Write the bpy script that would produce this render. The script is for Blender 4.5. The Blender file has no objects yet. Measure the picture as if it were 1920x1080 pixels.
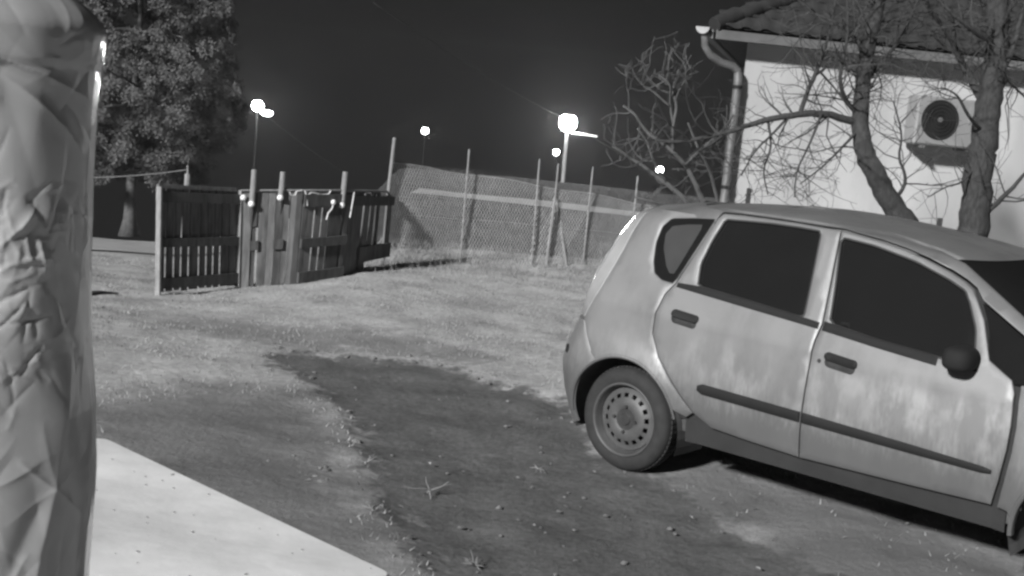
import bpy, bmesh, math, random
import numpy as np
from mathutils import Vector, Matrix, noise
from mathutils.geometry import delaunay_2d_cdt

random.seed(7)
rng = np.random.default_rng(7)
SC = bpy.context.scene
COL = SC.collection

# ------------------------------------------------------------------ camera
PXW, PXH = 1920.0, 1080.0
F_PX, CAM_H, PITCH, ROLL = 2400.0, 1.98639879, 0.146626296, 0.0934231631
_f = np.array([0, math.cos(PITCH), -math.sin(PITCH)])
_r0 = np.array([1.0, 0, 0]); _u0 = np.cross(_r0, _f)
_c, _s = math.cos(ROLL), math.sin(ROLL)
CR = _c * _r0 + _s * _u0
CU = -_s * _r0 + _c * _u0
CO = np.array([0, 0, CAM_H])
cam = bpy.data.cameras.new('camera')
cam.sensor_width = 36.0
cam.lens = F_PX / PXW * 36.0
cam.clip_start = 0.05
cam.clip_end = 3000
camo = bpy.data.objects.new('camera', cam)
COL.objects.link(camo)
M = Matrix(((CR[0], CU[0], -_f[0], 0), (CR[1], CU[1], -_f[1], 0), (CR[2], CU[2], -_f[2], CAM_H), (0, 0, 0, 1)))
camo.matrix_world = M
SC.camera = camo

# ------------------------------------------------------------------ world, sun, exposure
SUN_AZ, SUN_EL = math.radians(34), math.radians(25.5)   # azimuth measured to the left of straight behind the camera
TO_SUN = Vector((-math.sin(SUN_AZ) * math.cos(SUN_EL), -math.cos(SUN_AZ) * math.cos(SUN_EL), math.sin(SUN_EL)))
wd = bpy.data.worlds.new('World'); SC.world = wd; wd.use_nodes = True
nt = wd.node_tree; nt.nodes.clear()
sky = nt.nodes.new('ShaderNodeTexSky'); sky.sky_type = 'NISHITA'; sky.sun_disc = False
sky.sun_elevation = SUN_EL; sky.sun_rotation = math.atan2(TO_SUN.x, TO_SUN.y)
bw = nt.nodes.new('ShaderNodeRGBToBW')
mul = nt.nodes.new('ShaderNodeMath'); mul.operation = 'MULTIPLY_ADD'
mul.inputs[1].default_value = 0.0003; mul.inputs[2].default_value = 0.010   # night sky: faint even glow plus a trace of the sky
bg = nt.nodes.new('ShaderNodeBackground'); bg.inputs['Strength'].default_value = 1.0
out = nt.nodes.new('ShaderNodeOutputWorld')
nt.links.new(sky.outputs[0], bw.inputs[0]); nt.links.new(bw.outputs[0], mul.inputs[0])
nt.links.new(mul.outputs[0], bg.inputs['Color']); nt.links.new(bg.outputs[0], out.inputs['Surface'])
sl = bpy.data.lights.new('sun', 'SUN'); sl.energy = 5.0; sl.angle = math.radians(4.0); sl.color = (1, 1, 1)
so = bpy.data.objects.new('sun', sl); COL.objects.link(so)
so.rotation_euler = TO_SUN.to_track_quat('Z', 'Y').to_euler()
SC.view_settings.view_transform = 'Standard'
try: SC.view_settings.look = 'None'
except Exception: pass
SC.view_settings.exposure = 0.4
SC.view_settings.gamma = 1.0
SC.view_settings.use_curve_mapping = False
SC.cycles.use_denoising = True
SC.cycles.max_bounces = 4
SC.cycles.volume_bounces = 0
SC.cycles.use_adaptive_sampling = True
SC.cycles.adaptive_threshold = 0.025
SC.cycles.diffuse_bounces = 3
SC.cycles.filter_width = 2.7

# ------------------------------------------------------------------ measuring helpers
def ray(px, py):
    return (px - PXW / 2) / F_PX * CR - (py - PXH / 2) / F_PX * CU + _f

def at(px, py, depth):
    """world point seen at a pixel, at a distance (metres along +y)"""
    d = ray(px, py); return Vector(CO + d * (depth / d[1]))

def sm(t):
    t = np.clip(t, 0, 1); return t * t * (3 - 2 * t)

def terrain(x, y):
    x = np.asarray(x, float); y = np.asarray(y, float)
    yy = np.maximum(y, 1.0)
    a = x / yy
    s = 0.085 * sm((-0.08 - a) / 0.2)
    u = np.maximum(y - 9, 0)
    z = -s * u * u / (u + 2)
    z = z - np.interp(a, [-0.3, -0.12, -0.05, 0.1], [0.035, 0.023, 0.025, 0.031]) * np.maximum(y - 17, 0)
    yc = np.interp(a, [-0.42, -0.25, -0.16, -0.112, -0.096, 0.02, 0.3], [27, 26, 27, 29, 42, 46, 48])
    v = np.maximum(y - yc, 0)
    z = z - 0.3 * v * v / (v + 3)
    z = z + 0.02 * np.sin(1.3 * x + 0.5) * np.sin(0.9 * y) * sm((y - 3) / 4) * sm((60 - y) / 20)
    return z

def gnd(px, py):
    d = ray(px, py)
    t0, t1 = 0.5, 120.0
    prev = t0
    for t in np.linspace(t0, t1, 1500):
        p = CO + d * t
        if p[2] < terrain(p[0], p[1]):
            lo, hi = prev, t
            for _ in range(30):
                m = (lo + hi) / 2; p = CO + d * m
                if p[2] < terrain(p[0], p[1]): hi = m
                else: lo = m
            return Vector(CO + d * hi)
        prev = t
    return Vector(CO + d * 40)

# ------------------------------------------------------------------ mesh helpers
class MB:
    def __init__(self):
        self.v = []; self.f = []
    def add(self, vs, fs):
        n = len(self.v); self.v += [tuple(p) for p in vs]; self.f += [tuple(n + i for i in q) for q in fs]
    def box(self, c, size, rot=None):
        sx, sy, sz = (k / 2 for k in size); c = Vector(c)
        vs = [Vector((x * sx, y * sy, z * sz)) for x in (-1, 1) for y in (-1, 1) for z in (-1, 1)]
        if rot is not None: vs = [rot @ p for p in vs]
        self.add([p + c for p in vs], [(0, 1, 3, 2), (4, 6, 7, 5), (0, 4, 5, 1), (2, 3, 7, 6), (0, 2, 6, 4), (1, 5, 7, 3)])
    def cbox(self, c, size, b=0.004, rot=None):
        """box with chamfered edges"""
        c = Vector(c); h = [k / 2 for k in size]; b = min(b, min(h) * 0.45)
        bm = bmesh.new(); bmesh.ops.create_cube(bm, size=1)
        for v in bm.verts: v.co = Vector((v.co.x * size[0], v.co.y * size[1], v.co.z * size[2]))
        bmesh.ops.bevel(bm, geom=bm.edges[:], offset=b, segments=1, affect='EDGES')
        bm.verts.index_update()
        vs = [(rot @ v.co if rot is not None else v.co) + c for v in bm.verts]
        self.add(vs, [[v.index for v in f.verts] for f in bm.faces]); bm.free()
    def tube(self, pts, rad, n=6, cap=True):
        pts = [Vector(p) for p in pts]
        if not hasattr(rad, '__len__'): rad = [rad] * len(pts)
        base = len(self.v); prev = None
        for i, p in enumerate(pts):
            t = (pts[min(i + 1, len(pts) - 1)] - pts[max(i - 1, 0)])
            if t.length < 1e-9: t = Vector((0, 0, 1))
            t.normalize()
            if prev is None:
                a = Vector((0, 0, 1)) if abs(t.z) < 0.9 else Vector((1, 0, 0))
                nrm = t.cross(a).normalized()
            else:
                nrm = (prev - t * prev.dot(t))
                nrm = nrm.normalized() if nrm.length > 1e-6 else t.orthogonal().normalized()
            prev = nrm; b = t.cross(nrm)
            for k in range(n):
                an = 2 * math.pi * k / n
                self.v.append(tuple(p + (nrm * math.cos(an) + b * math.sin(an)) * rad[i]))
        for i in range(len(pts) - 1):
            for k in range(n):
                self.f.append((base + i * n + k, base + i * n + (k + 1) % n, base + (i + 1) * n + (k + 1) % n, base + (i + 1) * n + k))
        if cap:
            self.f.append(tuple(base + k for k in reversed(range(n))))
            e = base + (len(pts) - 1) * n
            self.f.append(tuple(e + k for k in range(n)))
    def lathe(self, prof, n=48, axis='y', c=(0, 0, 0), closed=False):
        """prof: (r, h) pairs turned about an axis through c"""
        base = len(self.v); c = Vector(c)
        for k in range(n):
            a = 2 * math.pi * k / n
            for r, h in prof:
                p = {'y': (r * math.cos(a), h, r * math.sin(a)), 'z': (r * math.cos(a), r * math.sin(a), h)}[axis]
                self.v.append(tuple(Vector(p) + c))
        m = len(prof)
        for k in range(n):
            k2 = (k + 1) % n
            for i in range(m - 1 + (1 if closed else 0)):
                j = (i + 1) % m
                self.f.append((base + k * m + i, base + k2 * m + i, base + k2 * m + j, base + k * m + j))
    def ico(self, c, r, sub=1, jit=0.0, scale=(1, 1, 1)):
        bm = bmesh.new(); bmesh.ops.create_icosphere(bm, subdivisions=sub, radius=1)
        bm.verts.index_update()
        vs = []
        for v in bm.verts:
            k = r * (1 + jit * (random.random() - 0.5))
            vs.append(Vector((v.co.x * scale[0], v.co.y * scale[1], v.co.z * scale[2])) * k + Vector(c))
        self.add(vs, [[v.index for v in f.verts] for f in bm.faces]); bm.free()
    def build(self, name, mat, parent=None, smooth=False, kind=None, label=None, recalc=True):
        me = bpy.data.meshes.new(name); me.from_pydata(self.v, [], self.f)
        if recalc:
            bm = bmesh.new(); bm.from_mesh(me); bmesh.ops.recalc_face_normals(bm, faces=bm.faces[:]); bm.to_mesh(me); bm.free()
        return link(name, me, mat, parent, smooth, kind, label)

def link(name, me, mat, parent=None, smooth=False, kind=None, label=None):
    if mat is not None and not me.materials: me.materials.append(mat)
    if smooth:
        me.polygons.foreach_set('use_smooth', [True] * len(me.polygons))
        if smooth != 'all':
            try: me.set_sharp_from_angle(angle=math.radians(40))
            except Exception: pass
    o = bpy.data.objects.new(name, me); COL.objects.link(o)
    if parent is not None: o.parent = parent
    if kind: o['kind'] = kind
    if label: o['label'] = label
    return o

def thing(name, label, cat, loc=(0, 0, 0), rot=(0, 0, 0), group=None):
    o = bpy.data.objects.new(name, None); COL.objects.link(o); o.empty_display_size = 0.1
    o.location = loc; o.rotation_euler = rot
    return tag(o, label, cat, group)

def tag(o, label, cat, group=None):
    o['label'] = label; o['category'] = cat
    if group: o['group'] = group
    return o

# ------------------------------------------------------------------ materials (all grey: the place is seen by an infrared camera)
def newmat(name):
    m = bpy.data.materials.new(name); m.use_nodes = True
    n = m.node_tree; b = n.nodes['Principled BSDF']
    return m, n, b

def ramp_noise(n, scale, detail, lo, hi, c0, c1, vec=None, rough=0.55):
    tx = n.nodes.new('ShaderNodeTexNoise'); tx.inputs['Scale'].default_value = scale; tx.inputs['Detail'].default_value = detail
    tx.inputs['Roughness'].default_value = rough
    if vec is not None: n.links.new(vec, tx.inputs['Vector'])
    mr = n.nodes.new('ShaderNodeMapRange'); mr.inputs['From Min'].default_value = lo; mr.inputs['From Max'].default_value = hi
    mr.inputs['To Min'].default_value = c0; mr.inputs['To Max'].default_value = c1
    n.links.new(tx.outputs['Fac'], mr.inputs['Value'])
    return tx, mr

def mat(name, base, rough=0.8, metal=0.0, var=0.25, scale=6.0, bump=0.0, bscale=40.0, coord='Object', stretch=(1, 1, 1), coat=0.0, spec=0.5):
    m, n, b = newmat(name)
    tc = n.nodes.new('ShaderNodeTexCoord'); mp = n.nodes.new('ShaderNodeMapping'); mp.inputs['Scale'].default_value = stretch
    n.links.new(tc.outputs[coord], mp.inputs['Vector'])
    tx, mr = ramp_noise(n, scale, 5, 0.3, 0.7, base * (1 - var), base * (1 + var), mp.outputs[0])
    n.links.new(mr.outputs[0], b.inputs['Base Color'])
    b.inputs['Roughness'].default_value = rough; b.inputs['Metallic'].default_value = metal
    b.inputs['Specular IOR Level'].default_value = spec
    if coat: b.inputs['Coat Weight'].default_value = coat; b.inputs['Coat Roughness'].default_value = 0.12
    if bump:
        bt = n.nodes.new('ShaderNodeTexNoise'); bt.inputs['Scale'].default_value = bscale; bt.inputs['Detail'].default_value = 6
        n.links.new(mp.outputs[0], bt.inputs['Vector'])
        bp = n.nodes.new('ShaderNodeBump'); bp.inputs['Strength'].default_value = bump; bp.inputs['Distance'].default_value = 0.02
        n.links.new(bt.outputs['Fac'], bp.inputs['Height']); n.links.new(bp.outputs[0], b.inputs['Normal'])
    return m

def emit(name, strength):
    m, n, b = newmat(name)
    b.inputs['Base Color'].default_value = (0.8, 0.8, 0.8, 1)
    b.inputs['Emission Color'].default_value = (1, 1, 1, 1); b.inputs['Emission Strength'].default_value = strength
    return m

MT = {}
MT['wood'] = mat('weathered_wood', 0.11, 0.85, var=0.45, scale=3.5, bump=0.4, bscale=30, stretch=(6, 6, 1))
MT['wood_pale'] = mat('pale_wood', 0.22, 0.8, var=0.25, scale=8, bump=0.3, stretch=(4, 4, 1))
MT['pole_unlit'] = mat('dark_painted_pole', 0.008, 0.9, var=0.2)  # lack of light far off, painted into the pole colour
MT['post'] = mat('galvanised_post', 0.22, 0.55, 0.2, var=0.3, scale=12)
MT['wire'] = mat('galvanised_wire', 0.45, 0.5, 0.3, var=0.2, scale=10)
MT['white_plastic'] = mat('white_plastic', 0.75, 0.45, var=0.1)
MT['plaster'] = mat('painted_plaster', 0.38, 0.9, var=0.16, scale=1.6, bump=0.2, bscale=60, stretch=(1, 1, .45))
MT['roof_tile'] = mat('clay_tile', 0.018, 0.9, var=0.4, scale=5, bump=0.3)
MT['fascia'] = mat('fascia_board', 0.11, 0.7, var=0.2, scale=5)
MT['soffit'] = mat('soffit_board', 0.03, 0.8, var=0.2)
MT['zinc'] = mat('zinc_sheet', 0.16, 0.5, 0.4, var=0.25, scale=9)
MT['zinc_bright'] = mat('zinc_cap', 0.3, 0.5, 0.1, var=0.15, scale=9)
MT['ac_white'] = mat('enamel_casing', 0.21, 0.5, var=0.1)
MT['black_plastic'] = mat('black_plastic', 0.014, 0.7, var=0.2, spec=0.25)
MT['bark'] = mat('bare_bark', 0.036, 0.9, var=0.4, scale=14, bump=0.6, bscale=35, stretch=(3, 3, 1))
MT['twig'] = mat('twig_bark', 0.045, 0.9, var=0.3, scale=8)
MT['twig_grey'] = mat('pale_twig_bark', 0.075, 0.9, var=0.3, scale=8)
MT['conifer'] = mat('evergreen_foliage', 0.12, 0.9, var=0.35, scale=1.2, coord='Object')
MT['conifer_bark'] = mat('evergreen_bark', 0.075, 0.9, var=0.4, scale=10, bump=0.5)
MT['lamp'] = emit('lamp_glow', 150.0)
MT['lamp_far'] = emit('distant_lamp_glow', 40.0)
MT['road'] = mat('pale_road', 0.33, 0.9, var=0.12, scale=2.0, bump=0.3)
MT['table'] = mat('white_laminate', 0.66, 0.55, var=0.2, scale=3.2, bump=0.12, bscale=14, spec=0.4)
MT['stone'] = mat('clod', 0.13, 0.95, var=0.5, scale=20, bump=0.5)
MT['leaf_litter'] = mat('dry_leaf', 0.22, 0.9, var=0.3, scale=10)

# ground: dry grass, worn earth, painted table shade and a darker area mixed by the surveyed outlines stored on the mesh
def ground_mat():
    m, n, b = newmat('dry_lawn_and_soil')
    tc = n.nodes.new('ShaderNodeTexCoord')
    at_ = {}
    for k in ('soil', 'worn_shade', 'scruff', 'field'):
        a = n.nodes.new('ShaderNodeAttribute'); a.attribute_name = k; at_[k] = a.outputs['Fac']
    vec = tc.outputs['Object']
    _, g1 = ramp_noise(n, 1.6, 8, 0.32, 0.68, 0.255, 0.45, vec, 0.65)
    _, g2 = ramp_noise(n, 22, 4, 0.3, 0.7, 0.80, 1.18, vec)
    grass = n.nodes.new('ShaderNodeMath'); grass.operation = 'MULTIPLY'
    n.links.new(g1.outputs[0], grass.inputs[0]); n.links.new(g2.outputs[0], grass.inputs[1])
    _, s1 = ramp_noise(n, 3.0, 8, 0.3, 0.7, 0.085, 0.14, vec, 0.65)
    _, s2 = ramp_noise(n, 30, 3, 0.35, 0.65, 0.85, 1.15, vec)
    soil = n.nodes.new('ShaderNodeMath'); soil.operation = 'MULTIPLY'  # colour of the darker area
    n.links.new(s1.outputs[0], soil.inputs[0]); n.links.new(s2.outputs[0], soil.inputs[1])
    _, w1 = ramp_noise(n, 2.0, 8, 0.3, 0.7, 0.135, 0.19, vec, 0.6)
    def mask(attr, width, nscale, namp):
        tx, nz = ramp_noise(n, nscale, 6, 0.3, 0.7, -namp, namp, vec, 0.7)
        ad = n.nodes.new('ShaderNodeMath'); ad.operation = 'ADD'
        n.links.new(attr, ad.inputs[0]); n.links.new(nz.outputs[0], ad.inputs[1])
        mr = n.nodes.new('ShaderNodeMapRange'); mr.interpolation_type = 'SMOOTHSTEP'
        mr.inputs['From Min'].default_value = -width; mr.inputs['From Max'].default_value = width
        n.links.new(ad.outputs[0], mr.inputs['Value']); return mr.outputs[0]
    def mix(f, a, c):
        x = n.nodes.new('ShaderNodeMix'); x.data_type = 'FLOAT'
        n.links.new(f, x.inputs[0]); n.links.new(a, x.inputs[2]); n.links.new(c, x.inputs[3]); return x.outputs[0]
    c = mix(mask(at_['worn_shade'], 0.42, 2.2, 0.3), grass.outputs[0], w1.outputs[0])
    _, w2 = ramp_noise(n, 2.6, 8, 0.3, 0.7, 0.18, 0.27, vec, 0.6)
    c = mix(mask(at_['scruff'], 0.2, 3.0, 0.4), c, w2.outputs[0])
    c = mix(mask(at_['soil'], 0.09, 5.0, 0.17), c, soil.outputs[0])
    # the rough pasture beyond the wire fence is a darker sward
    _, f1 = ramp_noise(n, 0.8, 8, 0.3, 0.7, 0.055, 0.10, vec, 0.7)
    c = mix(mask(at_['field'], 0.3, 1.2, 0.5), c, f1.outputs[0])
    n.links.new(c, b.inputs['Base Color'])
    b.inputs['Roughness'].default_value = 1.0; b.inputs['Specular IOR Level'].default_value = 0.1
    bt = n.nodes.new('ShaderNodeTexNoise'); bt.inputs['Scale'].default_value = 14; bt.inputs['Detail'].default_value = 8; bt.inputs['Roughness'].default_value = 0.7
    n.links.new(vec, bt.inputs['Vector'])
    bp = n.nodes.new('ShaderNodeBump'); bp.inputs['Strength'].default_value = 0.5; bp.inputs['Distance'].default_value = 0.03
    n.links.new(bt.outputs['Fac'], bp.inputs['Height']); n.links.new(bp.outputs[0], b.inputs['Normal'])
    return m
MT['ground'] = ground_mat()
MT['pasture'] = mat('pasture_weed', 0.10, 0.95, var=0.4)
MT['weed'] = mat('dead_weed', 0.20, 0.9, var=0.3)
MT['grass'] = mat('dry_grass_blades', 0.27, 0.9, var=0.3, scale=1.5)

# car paint: silver, dusty, with streaks and dirt towards the sills (road dirt with shade painted in, an object-space layer)
def paint_mat():
    m, n, b = newmat('dusty_silver_paint')
    tc = n.nodes.new('ShaderNodeTexCoord'); vec = tc.outputs['Object']
    mp = n.nodes.new('ShaderNodeMapping'); mp.inputs['Scale'].default_value = (9, 9, 2.2); n.links.new(vec, mp.inputs['Vector'])
    _, st = ramp_noise(n, 1.0, 6, 0.35, 0.7, 0.0, 1.0, mp.outputs[0], 0.6)
    _, bl = ramp_noise(n, 3.2, 4, 0.42, 0.62, 0.0, 1.0, vec)
    dm = n.nodes.new('ShaderNodeMath'); dm.operation = 'MULTIPLY'
    n.links.new(st.outputs[0], dm.inputs[0]); n.links.new(bl.outputs[0], dm.inputs[1])
    mr = n.nodes.new('ShaderNodeMapRange'); mr.inputs['To Min'].default_value = 0.180; mr.inputs['To Max'].default_value = 0.125
    n.links.new(dm.outputs[0], mr.inputs['Value']); n.links.new(mr.outputs[0], b.inputs['Base Color'])
    rr = n.nodes.new('ShaderNodeMapRange'); rr.inputs['To Min'].default_value = 0.44; rr.inputs['To Max'].default_value = 0.62
    n.links.new(st.outputs[0], rr.inputs['Value']); n.links.new(rr.outputs[0], b.inputs['Roughness'])
    # pale dust runs above the mouldings; stronger light towards the front painted in
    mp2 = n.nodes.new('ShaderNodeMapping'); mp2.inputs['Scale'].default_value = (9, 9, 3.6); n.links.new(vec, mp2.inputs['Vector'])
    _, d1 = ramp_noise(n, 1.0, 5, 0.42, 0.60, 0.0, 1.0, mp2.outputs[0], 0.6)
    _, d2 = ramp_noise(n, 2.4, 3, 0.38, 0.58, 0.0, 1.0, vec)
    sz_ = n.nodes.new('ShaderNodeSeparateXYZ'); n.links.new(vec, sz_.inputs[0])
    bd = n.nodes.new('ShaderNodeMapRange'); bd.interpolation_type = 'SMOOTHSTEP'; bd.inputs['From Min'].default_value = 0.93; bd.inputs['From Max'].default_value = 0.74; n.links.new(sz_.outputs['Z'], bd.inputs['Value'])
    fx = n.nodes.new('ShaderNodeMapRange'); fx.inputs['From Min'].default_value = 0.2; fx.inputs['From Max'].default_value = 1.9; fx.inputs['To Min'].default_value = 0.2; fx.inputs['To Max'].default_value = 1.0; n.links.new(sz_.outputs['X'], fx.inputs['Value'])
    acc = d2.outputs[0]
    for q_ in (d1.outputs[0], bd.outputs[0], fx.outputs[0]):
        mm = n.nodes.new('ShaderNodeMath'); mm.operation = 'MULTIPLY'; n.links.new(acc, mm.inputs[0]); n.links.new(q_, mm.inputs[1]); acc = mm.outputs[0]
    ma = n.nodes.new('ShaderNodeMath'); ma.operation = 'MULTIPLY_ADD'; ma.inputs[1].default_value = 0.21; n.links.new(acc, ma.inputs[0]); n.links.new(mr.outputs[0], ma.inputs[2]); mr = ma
    # road dirt plus painted shade of the tucked-in lower flanks, ragged upper edge
    sx_ = n.nodes.new('ShaderNodeSeparateXYZ'); n.links.new(vec, sx_.inputs[0])
    _, rg_ = ramp_noise(n, 7.0, 5, 0.3, 0.7, -0.05, 0.05, mp.outputs[0])
    ad = n.nodes.new('ShaderNodeMath'); ad.operation = 'ADD'; n.links.new(sx_.outputs['Z'], ad.inputs[0]); n.links.new(rg_.outputs[0], ad.inputs[1])
    fm = n.nodes.new('ShaderNodeMapRange'); fm.interpolation_type = 'SMOOTHSTEP'; fm.inputs['From Min'].default_value = 0.72; fm.inputs['From Max'].default_value = 0.44
    fm.inputs['To Min'].default_value = 0.0; fm.inputs['To Max'].default_value = 0.9; n.links.new(ad.outputs[0], fm.inputs['Value'])
    def mixf(a_, b_):
        x = n.nodes.new('ShaderNodeMix'); x.data_type = 'FLOAT'; n.links.new(fm.outputs[0], x.inputs[0])
        if hasattr(a_, 'is_linked'): n.links.new(a_, x.inputs[2])
        else: x.inputs[2].default_value = a_
        x.inputs[3].default_value = b_; return x.outputs[0]
    n.links.new(mixf(mr.outputs[0], 0.075), b.inputs['Base Color'])
    n.links.new(mixf(rr.outputs[0], 0.75), b.inputs['Roughness'])
    n.links.new(mixf(0.22, 0.0), b.inputs['Metallic'])
    b.inputs['Coat Weight'].default_value = 0.06; b.inputs['Coat Roughness'].default_value = 0.3
    return m
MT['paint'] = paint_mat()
MT['sill'] = mat('dirty_lower_paint', 0.075, 0.95, var=0.4, scale=6, bump=0.1, spec=0.1)
MT['glass'] = mat('dark_car_glass', 0.011, 0.06, var=0.05, coat=0.0)
MT['glass_small'] = mat('smoked_car_glass', 0.05, 0.08, var=0.1)
MT['rubber'] = mat('black_rubber', 0.018, 0.6, var=0.1)
MT['trim'] = mat('dark_trim', 0.013, 0.75, var=0.15, spec=0.25)
MT['tyre'] = mat('tyre_rubber', 0.020, 0.85, var=0.3, scale=14)
MT['steel'] = mat('steel_wheel_paint', 0.075, 0.55, 0.2, var=0.25, scale=9)
MT['hub'] = mat('dull_hub', 0.03, 0.7, 0.2, var=0.3, scale=20)
MT['lens'] = mat('tail_lamp_lens', 0.34, 0.12, var=0.1, coat=0.6)
MT['under'] = mat('dusty_underbody', 0.16, 0.95, var=0.3)  # floor tone raised to bounce light into the shade under the car
MT['liner'] = mat('underbody_black', 0.02, 0.9, var=0.2)
MT['arch_liner'] = mat('dusty_arch_liner', 0.10, 0.95, var=0.3, scale=8)

def foil_mat():
    m, n, b = newmat('grey_plastic_sheet')
    tc = n.nodes.new('ShaderNodeTexCoord')
    _, mr = ramp_noise(n, 5, 5, 0.3, 0.7, 0.28, 0.37, tc.outputs['Object'])
    n.links.new(mr.outputs[0], b.inputs['Base Color'])
    b.inputs['Roughness'].default_value = 0.3; b.inputs['Specular IOR Level'].default_value = 0.6
    b.inputs['Coat Weight'].default_value = 1.0; b.inputs['Coat Roughness'].default_value = 0.13
    return m
MT['foil'] = foil_mat()

# ------------------------------------------------------------------ ground
def poly_sd(px_poly, X, Y):
    """signed distance (positive inside) from a surveyed ground outline"""
    P = np.array([gnd(*q)[:2] for q in px_poly]); n = len(P)
    best = np.full(X.shape, 1e9); inside = np.zeros(X.shape, bool)
    for i in range(n):
        a, b = P[i], P[(i + 1) % n]; ab = b - a
        t = np.clip(((X - a[0]) * ab[0] + (Y - a[1]) * ab[1]) / (ab @ ab + 1e-12), 0, 1)
        d = np.hypot(X - a[0] - t * ab[0], Y - a[1] - t * ab[1]); best = np.minimum(best, d)
        c = ((a[1] > Y) != (b[1] > Y)) & (X < (b[0] - a[0]) * (Y - a[1]) / (b[1] - a[1] + 1e-12) + a[0])
        inside ^= c
    return np.where(inside, best, -best)

DARK_AREA = [(505, 668), (545, 656), (600, 664), (680, 668), (760, 672), (830, 680), (900, 705), (960, 725), (1055, 745), (1110, 800), (1150, 868),
        (1225, 890), (1300, 930), (1370, 975), (1450, 1010), (1560, 1085), (1560, 1250), (880, 1250), (800, 1060), (720, 960), (692, 870), (668, 820), (640, 770), (600, 735), (560, 705), (520, 688)]  # darker ground, slightly sunken and free of grass
TABLE_SHADE = [(120, 760), (260, 742), (350, 728), (450, 735), (560, 722), (640, 770), (668, 820), (692, 870), (720, 960), (800, 1060), (860, 1250), (100, 1250)]  # soft shade beside the table, painted as a greyer ground tone
WORN2 = [(1225, 880), (1270, 845), (1400, 870), (1600, 930), (1880, 1010), (1990, 1040), (1990, 1250), (1500, 1250), (1400, 1060), (1330, 1000), (1260, 940)]
SCRUFF = [(215, 588), (330, 600), (480, 602), (620, 614), (760, 632), (900, 655), (950, 672), (830, 676), (600, 660), (450, 640), (330, 622)]

def grid_axis(segs):
    out = []
    for a, b, st in segs:
        out += list(np.arange(a, b, st))
    return np.array(out + [segs[-1][1]])
gx = grid_axis([(-72, -60, 6), (-60, -12, 3), (-12, -5, 0.5), (-5, 4.5, 0.07), (4.5, 14, 0.5), (14, 60, 3), (60, 72, 6)])
gy = grid_axis([(-32, -4, 4), (-4, 4.6, 0.4), (4.6, 16.5, 0.07), (16.5, 60, 0.6), (60, 150, 3), (150, 162, 6)])
X, Y = np.meshgrid(gx, gy)
Z = terrain(X, Y)
me = bpy.data.meshes.new('ground')
nx, ny = len(gx), len(gy)
idx = np.arange(nx * ny).reshape(ny, nx)
# fine relief near the camera: lumps, the darker area a little lower
fine = (X > -5) & (X < 4.5) & (Y > 4.6) & (Y < 16.5)
sd_dark = np.full(X.shape, -9.0); sd_worn_shade = sd_dark.copy(); sd_scr = sd_dark.copy()
win = (X > -9) & (X < 7) & (Y > 2) & (Y < 17)
sd_dark[win] = poly_sd(DARK_AREA, X[win], Y[win]); sd_worn_shade[win] = np.maximum(poly_sd(TABLE_SHADE, X[win], Y[win]), poly_sd(WORN2, X[win], Y[win])); sd_scr[win] = poly_sd(SCRUFF, X[win], Y[win])
rel = np.zeros(X.shape)
for j, i in np.argwhere(fine):
    p = Vector((X[j, i] * 2.1, Y[j, i] * 2.1, 0))
    rel[j, i] = 0.018 * noise.fractal(p, 0.9, 2.0, 4)
rel -= 0.02 * sm((sd_dark + 0.05) / 0.15)
Z2 = Z + rel
me.vertices.add(nx * ny)
me.vertices.foreach_set('co', np.stack([X, Y, Z2], -1).astype(np.float32).ravel())
q = np.stack([idx[:-1, :-1], idx[:-1, 1:], idx[1:, 1:], idx[1:, :-1]], -1).reshape(-1, 4)
me.loops.add(q.size); me.loops.foreach_set('vertex_index', q.ravel().astype(np.int32))
me.polygons.add(len(q)); me.polygons.foreach_set('loop_start', np.arange(0, q.size, 4, dtype=np.int32))
me.update(calc_edges=True)
sd_field = Y - (16.4 + .12 * np.minimum(X, 6)) - 2.0 * (X < -2.5)
for nm, arr in (('soil', sd_dark), ('worn_shade', sd_worn_shade), ('scruff', sd_scr), ('field', np.where(X < -.125 * Y, -3, sd_field))):  # 'soil' holds the outline of the darker area
    a = me.attributes.new(nm, 'FLOAT', 'POINT'); a.data.foreach_set('value', np.clip(arr, -3, 3).astype(np.float32).ravel())
g = link('ground', me, MT['ground'], smooth='all', kind='structure')

def ground_z(x, y): return float(terrain(x, y))

def strip(name, a0, a1, b0, b1, m, nseg=30, nw=3, lift=0.02):
    """a road strip between two edge lines given by world end points, laid on the terrain"""
    vs, fs = [], []
    for i in range(nseg + 1):
        for k in range(nw + 1):
            t, u = i / nseg, k / nw
            p = (Vector(a0).lerp(Vector(a1), t)).lerp(Vector(b0).lerp(Vector(b1), t), u)
            vs.append((p.x, p.y, ground_z(p.x, p.y) + lift))
    for i in range(nseg):
        for k in range(nw):
            a = i * (nw + 1) + k; fs.append((a, a + nw + 1, a + nw + 2, a + 1))
    mb = MB(); mb.add(vs, fs); return mb.build(name, m, kind='structure', recalc=False)
strip('far_road', (-2.4, 27.8, 0), (16, 28.6, 0), (-2.4, 30.2, 0), (16, 31.0, 0), MT['road'])
pa, pb, pc, pd = gnd(60, 466), gnd(470, 468), gnd(60, 448), gnd(470, 444)
strip('road', pa.to_2d().to_3d(), pb.to_2d().to_3d(), pc.to_2d().to_3d(), pd.to_2d().to_3d(), MT['road'])
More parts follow.
